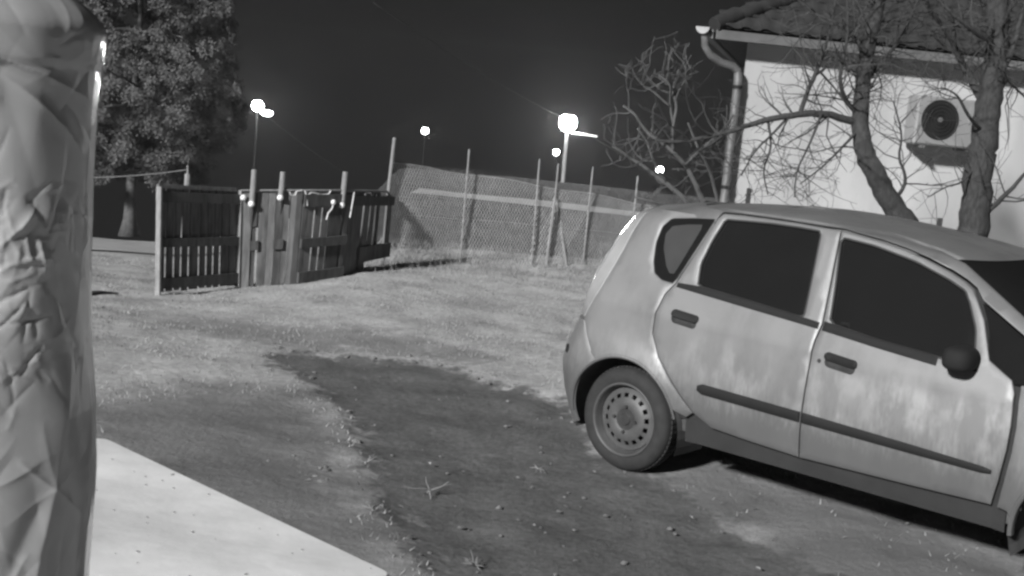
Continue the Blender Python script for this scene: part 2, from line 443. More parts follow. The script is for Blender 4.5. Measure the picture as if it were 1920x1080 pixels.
# short dry grass
def grass(name, N, xr, yr, hmin, hmax, m, keep):
    x = rng.uniform(*xr, N); y = rng.uniform(*yr, N)
    k = keep(x, y); x, y = x[k], y[k]; n = len(x)
    z = terrain(x, y) + 0.0
    # follow the fine relief
    ix = np.clip(np.searchsorted(gx, x) - 1, 0, nx - 1); iy = np.clip(np.searchsorted(gy, y) - 1, 0, ny - 1)
    z = z + rel[iy, ix] - 0.006
    h = rng.uniform(hmin, hmax, n); an = rng.uniform(0, 2 * math.pi, n); w = rng.uniform(0.0025, 0.006, n)
    lean = rng.normal(0, 0.6, (n, 2)) * h[:, None]
    b = np.stack([x, y, z], -1); dx = np.stack([np.cos(an) * w, np.sin(an) * w, 0 * w], -1)
    tip = b + np.stack([lean[:, 0], lean[:, 1], h], -1)
    co = np.stack([b - dx, b + dx, tip], 1).reshape(-1, 3)
    me = bpy.data.meshes.new(name); me.vertices.add(3 * n); me.vertices.foreach_set('co', co.astype(np.float32).ravel())
    me.loops.add(3 * n); me.loops.foreach_set('vertex_index', np.arange(3 * n, dtype=np.int32))
    me.polygons.add(n); me.polygons.foreach_set('loop_start', np.arange(0, 3 * n, 3, dtype=np.int32)); me.update(calc_edges=True)
    o = link(name, me, m, kind='stuff'); return o
def keep_lawn(x, y):
    s = np.maximum(np.maximum(poly_sd(DARK_AREA, x, y), poly_sd(TABLE_SHADE, x, y) - 0.15), poly_sd(WORN2, x, y) - 0.1 - .5 * (rng.uniform(0, 1, x.shape) < .12))
    clump = np.array([noise.noise(Vector((a * 1.7, b * 1.7, 3.1))) for a, b in zip(x, y)])
    return (s < rng.normal(0, 0.04, x.shape)) & (clump > rng.uniform(-0.5, 0.5, x.shape))
o = grass('grass', 90000, (-5.5, 4.5), (5, 16.5), 0.010, 0.034, MT['grass'], keep_lawn)
tag(o, 'short dry grass blades over the pale lawn', 'grass'); del o['category']
o = grass('tall_grass', 5200, (-2.2, 4.5), (13.6, 16.8), 0.04, 0.13, MT['weed'], lambda x, y: rng.uniform(0, 1, x.shape) < sm((y - 13.4 - 0.1 * x) / 1.2))
o['label'] = 'longer dry grass along the foot of the wire fence'

o = grass('pasture_weeds', 16000, (-3.6, 8), (16.8, 44), 0.08, 0.30, MT['pasture'], lambda x, y: (x / y > -.097) & (rng.uniform(0, 1, x.shape) < 0.25 + 0.75 * (np.sin(x * 2.1 + y) * np.sin(y * 1.3 - x) > .1)) & ((y < 27.5) | (y > 31.2)))
o['label'] = 'rough weeds standing in the pasture beyond the wire fence'

# clods and litter
mb = MB()
edge = [(520, 646), (505, 668), (545, 657), (590, 663), (640, 668), (700, 670), (765, 672), (830, 681), (895, 706), (915, 712), (955, 726), (1000, 737), (640, 770), (668, 822), (605, 832), (612, 878), (605, 900), (535, 692), (570, 700)]
for e in edge:
    for _ in range(3):
        p = gnd(e[0] + random.gauss(0, 12), e[1] + random.gauss(0, 4)); r = random.uniform(0.008, 0.026)
        mb.ico((p.x, p.y, p.z - 0.004), r, 1, 0.5, (1.3, 1, 0.7))
for _ in range(260):
    px, py = random.uniform(180, 1880), random.uniform(600, 1079)
    p = gnd(px, py); r = abs(random.gauss(0.004, 0.005)) + 0.003
    mb.ico((p.x, p.y, p.z - 0.01), r, 1, 0.5, (1.2, 1, 0.7))
mb.build('soil_clods', MT['stone'], kind='stuff', label='small dark clods of earth scattered over the yard')
mb = MB()
for _ in range(90):
    px, py = random.uniform(480, 1880), random.uniform(690, 1079)
    p = gnd(px, py); a = random.uniform(0, 6.28); L = random.uniform(0.006, 0.018); w = L * random.uniform(.35, .7)
    d = Vector((math.cos(a), math.sin(a), random.uniform(-.2, .5))); e = Vector((-math.sin(a), math.cos(a), random.uniform(-.3, .3)))
    c = Vector((p.x, p.y, p.z + 0.004))
    mb.add([c - d * L, c - e * w + Vector((0, 0, .004)), c + d * L, c + e * w + Vector((0, 0, .006))], [(0, 1, 2), (0, 2, 3)])
mb.build('leaf_litter', MT['leaf_litter'], kind='stuff', label='pale dry leaves scattered over the dark soil', recalc=False)

# ------------------------------------------------------------------ car
CARX, CARY, CARH = 0.663202183, 6.89762432, -0.697112799
HALF = 0.83
_out = Vector((math.sin(CARH), -math.cos(CARH), 0))
car = thing('parked_car', 'dusty silver five-door hatchback with steel wheels parked on the bare earth', 'car',
            Vector((CARX, CARY, 0)) - _out * HALF, (0, 0, CARH))

def curve(pts):
    z = [p[0] for p in pts]; v = [p[1] for p in pts]
    zz = np.linspace(z[0], z[-1], 800); vv = np.interp(zz, z, v)
    k = np.exp(-0.5 * (np.arange(-40, 41) / 13.0) ** 2); k /= k.sum()
    pad = np.concatenate([vv[0] + (np.arange(-40, 0)) * (vv[1] - vv[0]), vv, vv[-1] + np.arange(1, 41) * (vv[-1] - vv[-2])])
    vs = np.convolve(pad, k, 'valid')
    return lambda q: np.interp(q, zz, vs)
_hw = curve([(.16, .775), (.28, .80), (.36, .808), (.46, .828), (.56, .838), (.70, .836), (.80, .830), (.88, .820), (.95, .803), (1.05, .764), (1.2, .706), (1.45, .612), (1.60, .556)])
_xr = curve([(.16, -.54), (.25, -.60), (.35, -.64), (.53, -.66), (.62, -.635), (.72, -.59), (.80, -.56), (.90, -.54), (1.07, -.51), (1.24, -.45), (1.375, -.38), (1.47, -.31), (1.60, -.2)])
_xf = curve([(.16, 3.0), (.25, 3.16), (.45, 3.22), (.62, 3.2), (.72, 3.1), (.80, 2.92), (.90, 2.68), (.98, 2.50), (1.1, 2.33), (1.2, 2.19), (1.327, 1.98), (1.42, 1.81), (1.5, 1.66), (1.6, 1.5)])
ZT = [1.47, 1.49, 1.506, 1.52, 1.532, 1.541, 1.547, 1.5505, 1.552]
def hw(z):
    b = _hw(z)
    k = np.clip((np.asarray(z) - 1.47) / (1.552 - 1.47), 0, 1)
    return b * (1 - k ** 2.4) ** 0.5
def xr(z):
    k = np.clip((np.asarray(z) - 1.40) / (1.552 - 1.40), 0, 1)
    return _xr(z) + 1.0 * k ** 2.6
def xf(z):
    k = np.clip((np.asarray(z) - 1.40) / (1.552 - 1.40), 0, 1)
    return _xf(z) - 0.92 * k ** 2.0
def gq(u, n):
    u = np.clip(u, 0, 1); return (1 - (1 - u) ** n) ** (1 / n)
ARCH = [(0.0, 0.29), (2.5, 0.29)]; ARCH_R = 0.362
def side_y(x, z):
    x = np.asarray(x, float); z = np.asarray(z, float)
    cf = np.interp(z, [.2, .7, .95, 1.05, 1.6], [.75, .85, .5, .32, .40]); cr = np.interp(z, [.2, .7, 1.0, 1.45, 1.55], [.34, .34, .30, .34, .5])
    y = hw(z) * gq((x - xr(z)) / cr, 2.4) * gq((xf(z) - x) / cf, 2.6)
    for ax, az in ARCH:
        d = np.hypot(x - ax, z - az)
        y = y + 0.024 * np.exp(-((d - ARCH_R) / 0.055) ** 2) * (z < 0.75)
    # soft shoulder crease below the windows
    y = y + 0.006 * np.exp(-((z - (0.93 - 0.03 * x)) / 0.025) ** 2)
    return y

def resample(poly, st=0.022):
    o = []
    for i in range(len(poly)):
        a, b = np.array(poly[i]), np.array(poly[(i + 1) % len(poly)]); n = max(1, int(np.ceil(np.linalg.norm(b - a) / st)))
        for k in range(n): o.append(a + (b - a) * k / n)
    return np.array(o)
def area2(P):
    return 0.5 * np.sum(P[:, 0] * np.roll(P[:, 1], -1) - np.roll(P[:, 0], -1) * P[:, 1])
def offset(P, d):
    """move a counter-clockwise loop inwards by d"""
    a = np.roll(P, 1, 0); b = np.roll(P, -1, 0)
    t = b - a; t /= np.linalg.norm(t, axis=1)[:, None] + 1e-12
    return P + np.stack([-t[:, 1], t[:, 0]], -1) * d
def inside(P, q):
    x, y = q; c = False
    for i in range(len(P)):
        (x1, y1), (x2, y2) = P[i], P[i - 1]
        if (y1 > y) != (y2 > y) and x < (x2 - x1) * (y - y1) / (y2 - y1) + x1: c = not c
    return c
def smooth_poly(poly, it=1):
    P = [np.array(p) for p in poly]
    for _ in range(it):
        Q = []
        for i in range(len(P)):
            a, b = P[i], P[(i + 1) % len(P)]; Q += [a * .9 + b * .1, a * .1 + b * .9]
        P = Q
    return P
def panel(name, poly, mat_, holes=(), rims=True, gap=0.003, proud=0.0, depth=0.025, cell=0.035, roll=0.004, parent=None, mirror=True, soft=0, st=0.022, label=None, yfun=None):
    yf = yfun or side_y
    if soft: poly = smooth_poly(poly, soft)
    P = resample(poly, st)
    if area2(P) < 0: P = P[::-1]
    P = offset(P, gap)
    Pi = offset(P, roll)
    H = []
    for h in holes:
        h = resample(smooth_poly(h, 1), st)
        if area2(h) < 0: h = h[::-1]
        H.append((offset(h, -0.001), offset(h, -0.001 - roll)))    # rim of the hole, and where the flat skin starts
    vin = [Vector(p) for p in Pi]; edges = [(i, (i + 1) % len(Pi)) for i in range(len(Pi))]
    for _, h in H:
        n = len(vin); vin += [Vector(p) for p in h]; edges += [(n + i, n + (i + 1) % len(h)) for i in range(len(h))]
    lo, hi = Pi.min(0), Pi.max(0)
    bl = np.array([tuple(v) for v in vin])
    for x in np.arange(lo[0], hi[0], cell):
        for z in np.arange(lo[1], hi[1], cell):
            if inside(Pi, (x, z)) and not any(inside(h, (x, z)) for _, h in H) and np.min(np.hypot(bl[:, 0] - x, bl[:, 1] - z)) > cell * .45:
                vin.append(Vector((x, z)))
    v2, _, f2, *_r = delaunay_2d_cdt(vin, edges, [], 0, 1e-6)
    V = np.array([tuple(v) for v in v2])
    faces = []
    for f in f2:
        c = V[list(f)].mean(0)
        if inside(Pi, c) and not any(inside(h, c) for _, h in H):
            a, b, d = (V[i] for i in f)
            if (b[0] - a[0]) * (d[1] - a[1]) - (b[1] - a[1]) * (d[0] - a[0]) < 0: f = f[::-1]
            faces.append(tuple(f))
    y = yf(V[:, 0], V[:, 1]) + proud
    verts = [(p[0], -yy, p[1]) for p, yy in zip(V, y)]
    def ring(inner, outer, flip, depth=depth):
        n = len(verts); m = len(inner)
        yi = yf(inner[:, 0], inner[:, 1]) + proud; yo = yf(outer[:, 0], outer[:, 1]) + proud
        for k in range(m): verts.append((inner[k, 0], -yi[k], inner[k, 1]))
        for k in range(m): verts.append((outer[k, 0], -(yo[k] - roll * .7), outer[k, 1]))
        for k in range(m): verts.append((outer[k, 0], -(yo[k] - depth), outer[k, 1]))
        for k in range(m):
            k2 = (k + 1) % m
            for r0, r1 in ((0, m), (m, 2 * m)):
                f = (n + r0 + k, n + r1 + k, n + r1 + k2, n + r0 + k2)
                faces.append(f[::-1] if flip else f)
    if rims: ring(Pi, P, False)
    for rim, skin in H: ring(skin, rim, True, .012)
    me = bpy.data.meshes.new(name); me.from_pydata(verts, [], faces)
    bm = bmesh.new(); bm.from_mesh(me); bmesh.ops.remove_doubles(bm, verts=bm.verts[:], dist=0.0002); bm.to_mesh(me); bm.free()
    o = link(name, me, mat_, parent or car, smooth=True, label=label)
    return o
def mirrored(o, parent=None):
    c = o.copy(); COL.objects.link(c); c.parent = parent or o.parent; c.scale = (1, -1, 1)
    if 'label' in c: del c['label']
    return c

def plan_row(z, xb, end, n, ymax=None):
    """points of the plan outline at height z from the near side at x = xb round the rear (or front) to the far side"""
    e = float(xr(z) if end < 0 else xf(z)); xb = float(xb)
    t = np.linspace(0, 1, 240)
    x = e + (xb - e) * (t ** 2.2)
    y = side_y(x, np.full_like(x, z)); y[0] = 0
    x, y = x[::-1], y[::-1]                       # from side to centre
    X_ = np.concatenate([x, x[::-1][1:]]); Y_ = np.concatenate([-y, y[::-1][1:]])
    s = np.concatenate([[0], np.cumsum(np.hypot(np.diff(X_), np.diff(Y_)))])
    q = np.linspace(0, s[-1], n)
    return np.interp(q, s, X_), np.interp(q, s, Y_)
def row_panel(name, zs, xb, end, mat_, n=60, cut=None, parent=None, inset=0.0, label=None):
    vs = []; fs = []; rows = []
    for z in zs:
        X_, Y_ = plan_row(z, xb(z), end, n)
        if cut is not None:
            s = np.linspace(0, 1, n); q = np.linspace(cut[0], cut[1], n); X_, Y_ = np.interp(q, s, X_), np.interp(q, s, Y_)
        rows.append((X_, Y_))
        for a, b in zip(X_, Y_): vs.append((a - end * inset, b * (1 - inset / .8), z))
    for i in range(len(zs) - 1):
        for k in range(n - 1):
            a = i * n + k; fs.append((a, a + 1, a + n + 1, a + n))
    # edge return
    m = len(vs); loop = [k for k in range(n)] + [i * n + n - 1 for i in range(1, len(zs))] + [(len(zs) - 1) * n + k for k in range(n - 2, -1, -1)] + [i * n for i in range(len(zs) - 2, 0, -1)]
    for k in loop:
        p = Vector(vs[k]); c = Vector((1.2, 0, 0.9)); d = (c - p).normalized()
        vs.append(tuple(p + d * 0.03))
    L = len(loop)
    for k in range(L): fs.append((loop[k], loop[(k + 1) % L], m + (k + 1) % L, m + k))
    mb = MB(); mb.add(vs, fs); return mb.build(name, mat_, parent or car, smooth=True, label=label)

def arc(cx, cz, r, a0, a1, n):
    return [(cx + r * math.cos(math.radians(a0 + (a1 - a0) * k / n)), cz + r * math.sin(math.radians(a0 + (a1 - a0) * k / n))) for k in range(n + 1)]
SEAM = [(-.341, .803), (-.300, .885), (-.267, .954), (-.22, 1.11), (-.190, 1.228), (-.174, 1.326), (-.150, 1.42), (-.13, 1.47), (-.11, 1.497)]
RTOP = [(.36, 1.484), (.595, 1.492), (.80, 1.492), (1.046, 1.486)]
REDGE = [(.335, 1.452), (.205, 1.085), (.162, 1.02), (.141, .908), (.146, .806), (.205, .690), (.297, .588), (.38, .50), (.449, .433)]
BSEAM = [(1.046, 1.486), (1.095, 1.03), (1.082, .945), (1.081, .784), (1.077, .62), (1.078, .348)]
FTOP = [(1.046, 1.486), (1.261, 1.463), (1.40, 1.440), (1.52, 1.411), (1.64, 1.372), (1.72, 1.338), (1.765, 1.311), (1.805, 1.262), (1.858, 1.186), (1.89, 1.112)]
FFRONT = [(1.93, 1.02), (2.05, .955), (2.075, .90), (2.086, .755), (2.084, .644), (2.068, .50), (2.044, .376)]
APIL = [(2.42, .985), (2.031, 1.206), (1.827, 1.327), (1.673, 1.415), (1.53, 1.452), (1.27, 1.487), (1.05, 1.500)]
QWIN = [(.334, 1.447), (.20, 1.436), (.056, 1.416), (.012, 1.365), (.004, 1.276), (.026, 1.177), (.055, 1.118), (.113, 1.089), (.196, 1.083)]
RWIN = [(.385, 1.453), (.511, 1.461), (.667, 1.468), (.821, 1.469), (.944, 1.466), (.966, 1.266), (.986, 1.075), (.987, 1.052), (.965, 1.043), (.648, 1.072), (.345, 1.094), (.322, 1.209), (.345, 1.331)]
FWIN = [(1.057, 1.452), (1.241, 1.436), (1.473, 1.391), (1.648, 1.335), (1.735, 1.297), (1.770, 1.250), (1.832, 1.139), (1.86, 1.03), (1.868, .965), (1.675, .990), (1.406, 1.008), (1.131, 1.040), (1.10, 1.23)]
TRI = [(1.822, 1.262), (2.056, 1.132), (2.30, .995), (2.20, .965), (2.065, .935), (1.925, .965), (1.90, 1.11), (1.865, 1.19)]

arch_r = arc(0, .29, ARCH_R, 22, 122, 16)
body_side_poly = SEAM + [(.3, 1.501), (.7, 1.503)] + APIL[::-1] + [(2.30, 1.003), (2.056, 1.140), (1.825, 1.268), (1.775, 1.318), (1.725, 1.346), (1.645, 1.380), (1.52, 1.419), (1.40, 1.447), (1.261, 1.469), (1.046, 1.492), (.80, 1.498), (.595, 1.498), (.352, 1.489)] \
    + REDGE + [(.41, .40)] + arch_r + [(-.235, .625), (-.27, .68), (-.325, .79)]
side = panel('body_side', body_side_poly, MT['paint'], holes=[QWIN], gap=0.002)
mirrored(side)
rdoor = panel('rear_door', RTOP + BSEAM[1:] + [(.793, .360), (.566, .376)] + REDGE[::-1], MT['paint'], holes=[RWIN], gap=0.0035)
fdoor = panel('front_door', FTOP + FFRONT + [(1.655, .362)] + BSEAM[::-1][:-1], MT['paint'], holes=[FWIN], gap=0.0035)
mirrored(rdoor); mirrored(fdoor)
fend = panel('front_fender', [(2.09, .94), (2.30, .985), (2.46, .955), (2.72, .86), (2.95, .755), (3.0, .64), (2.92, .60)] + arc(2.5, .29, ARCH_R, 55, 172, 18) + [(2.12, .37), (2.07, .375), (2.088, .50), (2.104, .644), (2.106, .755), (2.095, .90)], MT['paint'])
mirrored(fend)
sill = panel('sill', [(.36, .375), (.455, .418), (.566, .365), (.793, .349), (1.078, .337), (1.655, .351), (2.06, .365), (2.132, .36), (2.15, .30), (1.9, .285), (1.0, .285), (.5, .295), (.368, .31)], MT['sill'], proud=-0.05)
mirrored(sill)
# glass, set just inside the frames
def glass(name, poly, m, off=-0.010, parent=None):
    return panel(name, [tuple(p) for p in smooth_poly(poly, 1)], m, gap=-0.006, proud=off, depth=0.004, roll=0.001, parent=parent, cell=.06)
gl = glass('window_glass', RWIN, MT['glass'], parent=rdoor); 
gf = glass('window_glass', FWIN, MT['glass'], parent=fdoor)
gq_ = glass('quarter_window', QWIN, MT['glass'])
QG = [(.262, 1.410), (.16, 1.398), (.071, 1.377), (.043, 1.332), (.058, 1.255), (.110, 1.165), (.145, 1.130), (.176, 1.132)]
panel('quarter_glass', QG, MT['glass_small'], gap=0, proud=-0.0085, depth=.001, roll=.0005, rims=False, parent=gq_, soft=1, cell=.06)
tri = panel('front_quarter_glass', TRI, MT['glass'], gap=0.0, proud=-0.010, depth=.004, roll=.001, soft=1, cell=.06)
for o_ in (gl, gf): mirrored(o_, None if o_.parent is None else [c for c in car.children if c.name.startswith(o_.parent.name) and c.scale.y < 0][0]).scale = (1, 1, 1)
mirrored(gq_); mirrored(tri)
# rubber seals round the glass
for poly_, par_ in ((RWIN, rdoor), (FWIN, fdoor)):
    P_ = offset(resample(smooth_poly(poly_, 1), .03), 0.0) if False else resample(smooth_poly(poly_, 1), .03)
    pts_ = [(p[0], -(float(side_y(p[0], p[1])) - .004), p[1]) for p in P_]
    mb = MB(); mb.tube(pts_ + pts_[:2], .0065, 6, cap=False); mb.build('window_seal', MT['rubber'], par_, smooth='all')
# belt line rubber
BELT0 = [(.205, 1.082), (.45, 1.078), (.662, 1.060), (1.02, 1.030), (1.088, 1.026)]
belt_lo = lambda x: np.interp(x, [.2, .662, 1.038, 1.417, 1.70], [1.072, 1.036, 1.008, .972, .950])
def belt(x0, x1, top, parent):
    xs = np.linspace(x0, x1, 14); tp = [top(x) for x in xs]; lo_ = [belt_lo(x) for x in xs]
    return panel('belt_strip', list(zip(xs, lo_)) + list(zip(xs[::-1], tp[::-1])), MT['trim'], gap=0, proud=0.007, depth=.014, roll=.003, parent=parent, cell=.06)
belt(.222, 1.080, lambda x: np.interp(x, [.2, .345, .648, .992, 1.1], [1.092, 1.096, 1.076, 1.044, 1.034]), rdoor)
belt(1.104, 1.70, lambda x: np.interp(x, [1.1, 1.406, 1.675, 1.72], [1.046, 1.012, .994, .985]), fdoor)
# side mouldings with rounded outer ends
def mould(name, x0, x1, r0, r1, parent):
    xs = np.linspace(x0, x1, 24); zc = np.interp(xs, [.47, 1.07, 1.63, 2.03], [.578, .562, .546, .534])
    hh = np.interp(xs, [.47, 1.07, 1.63, 2.03], [.026, .025, .020, .0135])
    if r0: hh = hh * np.clip((xs - x0) / .035 + .25, 0, 1) ** .5
    if r1: hh = hh * np.clip((x1 - xs) / .03 + .25, 0, 1) ** .5
    return panel(name, list(zip(xs, zc - hh)) + list(zip(xs[::-1], (zc + hh)[::-1])), MT['trim'], gap=0, proud=0.014, depth=.018, roll=.004, parent=parent, cell=.05)
mould('side_moulding', .472, 1.071, True, False, rdoor); mould('side_moulding', 1.086, 2.032, False, True, fdoor)
# door handles: dark pocket, pull and lock
def handle(x0, z0, x1, z1, parent, lock):
    c = np.array([(x0 + x1) / 2, (z0 + z1) / 2]); d = np.array([x1 - x0, z1 - z0]); L = np.linalg.norm(d); d /= L; nrm = np.array([-d[1], d[0]])
    def stad(cx, L_, h):
        o = []
        for k in range(24):
            a = 2 * math.pi * k / 24
            u = math.copysign(max(0, L_ / 2 - h), math.cos(a)) + h * math.cos(a); v = h * math.sin(a)
            o.append(tuple(cx + d * u + nrm * v))
        return o
    h = panel('door_handle', stad(c + nrm * .010, L, .021), MT['black_plastic'], gap=0, proud=0.012, depth=.02, roll=.006, parent=parent, cell=.03)
    panel('handle_pocket', stad(c - nrm * .016, L * .93, .026), MT['hub'], gap=0, proud=0.002, depth=.01, roll=.001, parent=parent, cell=.03)
    if lock:
        lc = c - d * (L * .5 + .022) - nrm * .026
        mb = MB(); y = float(side_y(lc[0], lc[1])); mb.lathe([(0.0, -.004), (.009, -.004), (.011, .0), (.011, .01)], 16, 'y', (lc[0], -y, lc[1])); mb.build('door_lock', MT['hub'], parent, smooth=True)
handle(.243, .930, .414, .915, rdoor, False)
handle(1.153, .880, 1.328, .862, fdoor, True)
# door mirror
mb = MB()
mc = Vector((1.83, -(float(side_y(1.83, 1.0)) + .075), 1.015))
bm_ = bmesh.new(); bmesh.ops.create_uvsphere(bm_, u_segments=20, v_segments=12, radius=1)
vs = []
for v in bm_.verts:
    p = v.co; k = lambda t, e: math.copysign(abs(t) ** e, t)
    vs.append(mc + Vector((k(p.x, .75) * .07, k(p.y, .65) * .10, k(p.z, .65) * .058)))
bm_.verts.index_update(); mb.add(vs, [[v.index for v in f.verts] for f in bm_.faces]); bm_.free()
MT['mirror'] = mat('mirror_shell', 0.018, 0.8, var=0.1, spec=0.15)
mir = mb.build('door_mirror', MT['mirror'], fdoor, smooth='all')
mb = MB(); mb.tube([mc + Vector((.03, .06, -.05)), (1.86, -float(side_y(1.86, .97)) + .01, .965)], [.028, .03], 10); mb.build('mirror_arm', MT['mirror'], mir, smooth=True)

# row-built panels round the ends
zrow = lambda a, b, n: list(np.linspace(a, b, n))
seam_x = lambda z: np.interp(z, [p[1] for p in SEAM], [p[0] for p in SEAM]) - .004
def bump_x(z):
    d = ARCH_R ** 2 - (z - .29) ** 2
    a = -math.sqrt(d) - .003 if d > 0 else -.1
    return a if z < .60 else float(np.interp(z, [.60, .625, .68, .79], [-.226, -.241, -.276, -.331]))
bumper = row_panel('rear_bumper', zrow(.19, .792, 22), bump_x, -1, MT['paint'], 70)
row_panel('tail_lamp', zrow(.812, 1.455, 20), seam_x, -1, MT['lens'], 14, cut=(.0, .115))
row_panel('tail_lamp', zrow(.812, 1.455, 20), seam_x, -1, MT['lens'], 14, cut=(.885, 1.0))
hatch = row_panel('tailgate', zrow(.80, 1.49, 24), seam_x, -1, MT['paint'], 50, cut=(.12, .88))
row_panel('rear_window', zrow(1.0, 1.42, 10), seam_x, -1, MT['glass'], 30, cut=(.17, .83), parent=hatch, inset=-0.006)
# number plate recess, left dark: no writing visible
apx = lambda z: float(np.interp(z, [.985, 1.206, 1.327, 1.415, 1.452, 1.49, 1.505], [2.42, 2.031, 1.827, 1.673, 1.53, 1.27, 1.05])) + .004
wind = row_panel('windscreen', zrow(1.0, 1.425, 20), apx, 1, MT['glass'], 44)
row_panel('bonnet', zrow(.76, .99, 16), lambda z: float(np.interp(z, [.755, .86, .955, .985, 1.0], [2.95, 2.72, 2.46, 2.42, 2.40])), 1, MT['paint'], 44)
fb = row_panel('front_bumper', zrow(.19, .752, 16), lambda z: (2.5 + math.sqrt(max(ARCH_R ** 2 - (z - .29) ** 2, 0)) + .004) if z < .585 else float(np.interp(z, [.585, .64, .755], [2.93, 3.005, 2.955])), 1, MT['paint'], 50)
# roof skin: front header rows, rear header rows and the crown
def ring_row(z, n=120):
    X1, Y1 = plan_row(z, .55, -1, n); X2, Y2 = plan_row(z, .55, 1, n)
    return np.concatenate([X1, X2[::-1][1:-1]]), np.concatenate([Y1, Y2[::-1][1:-1]])
vs, fs = [], []
rows = [1.4275, 1.437, 1.447, 1.457, 1.466, 1.475, 1.483, 1.490, 1.4965, 1.503, 1.510, 1.517, 1.523, 1.529, 1.534, 1.539, 1.543, 1.5465, 1.549, 1.551]
for z in rows:
    X_, Y_ = ring_row(z); N_ = len(X_)
    tuck = np.clip((apx(z) + .02 - X_) / .02, 0, 1) * np.clip((1.503 - z) / .012, 0, 1)      # slips under the side frames and the tailgate
    vs += [(a + .04 * k * (a < .1), (b - math.copysign(.035 * k, b)) if abs(b) > .05 else b, z - .004 * k) for a, b, k in zip(X_, Y_, tuck)]
for i in range(len(rows) - 1):
    for k in range(N_): fs.append((i * N_ + k, i * N_ + (k + 1) % N_, (i + 1) * N_ + (k + 1) % N_, (i + 1) * N_ + k))
fs.append(tuple((len(rows) - 1) * N_ + k for k in range(N_)))
mb = MB(); mb.add(vs, fs); roof = mb.build('roof', MT['paint'], car, smooth='all')

# dark inner shell so that gaps read as gaps, floor, arches
def inner(name, x0, x1, z0, z1, off):
    xs = np.linspace(x0, x1, 50); zs = np.linspace(z0, z1, 30); vs, fs = [], []
    for s in (-1, 1):
        b = len(vs)
        for x in xs:
            for z in zs:
                y = max(float(side_y(x, z)) - off, 0.02); vs.append((x, s * y, z))
        for i in range(len(xs) - 1):
            for k in range(len(zs) - 1):
                cx, cz = (xs[i] + xs[i + 1]) / 2, (zs[k] + zs[k + 1]) / 2
                if any(math.hypot(cx - ax, cz - az) < ARCH_R + .01 for ax, az in ARCH): continue
                a = b + i * len(zs) + k; fs.append((a, a + 1, a + len(zs) + 1, a + len(zs)))
    mb = MB(); mb.add(vs, fs); mb.build(name, MT['liner'], car, recalc=False)
inner('inner_shell', -.33, 2.9, .26, .98, .034)
mb = MB()
vs, fs = [], []
for z in np.linspace(.95, 1.49, 14):
    X_, Y_ = ring_row(z, 40)
    vs += [(.75 + (a - .75) * .95, b * .94, z - .012) for a, b in zip(X_, Y_)]
N_ = len(X_)
for i in range(13):
    for k in range(N_): fs.append((i * N_ + k, i * N_ + (k + 1) % N_, (i + 1) * N_ + (k + 1) % N_, (i + 1) * N_ + k))
mb.add(vs, fs); mb.build('cabin_lining', MT['liner'], car, recalc=False)
mb = MB()
mb.box((1.25, 0, .33), (1.74, 1.5, .06)); mb.box((1.25, 0, .36), (3.3, 1.05, .16)); mb.build('floor_pan', MT['under'], car)
for ax, az in ARCH:
    for s in (-1, 1):
        vs, fs = [], []; n = 28
        for k in range(n + 1):
            a = math.radians(-20 + 220 * k / n); x, z = ax + (ARCH_R + .004) * math.cos(a), az + (ARCH_R + .004) * math.sin(a)
            yo = float(side_y(x, max(z, .2))) - .012
            vs += [(x, s * yo, z), (x, s * .52, z)]
        for k in range(n): fs.append((2 * k, 2 * k + 1, 2 * k + 3, 2 * k + 2))
        b = len(vs); vs.append((ax, s * .53, az)); 
        for k in range(n): fs.append((2 * k + 1, 2 * k + 3, b))
        mb = MB(); mb.add(vs, fs); mb.build('wheel_arch_liner', MT['arch_liner'], car, recalc=False)

# pale lip round the near rear and front arches
for ax, az in ARCH:
    for s in (-1, 1):
        vs, fs = [], []; n = 40
        for k in range(n + 1):
            a = math.radians(14 + 170 * k / n)
            for rr_, dy in ((ARCH_R + .003, .001), (ARCH_R - .004, .003), (ARCH_R - .014, -.004), (ARCH_R - .016, -.03)):
                x, z = ax + rr_ * math.cos(a), az + rr_ * math.sin(a)
                yo = float(side_y(ax + (ARCH_R + .002) * math.cos(a), max(az + (ARCH_R + .002) * math.sin(a), .19))) + dy
                vs.append((x, s * yo, z))
        for k in range(n):
            for j in range(3): a = 4 * k + j; fs.append((a, a + 1, a + 5, a + 4))
        mb = MB(); mb.add(vs, fs); mb.build('arch_lip', MT['paint'], car, smooth=True)

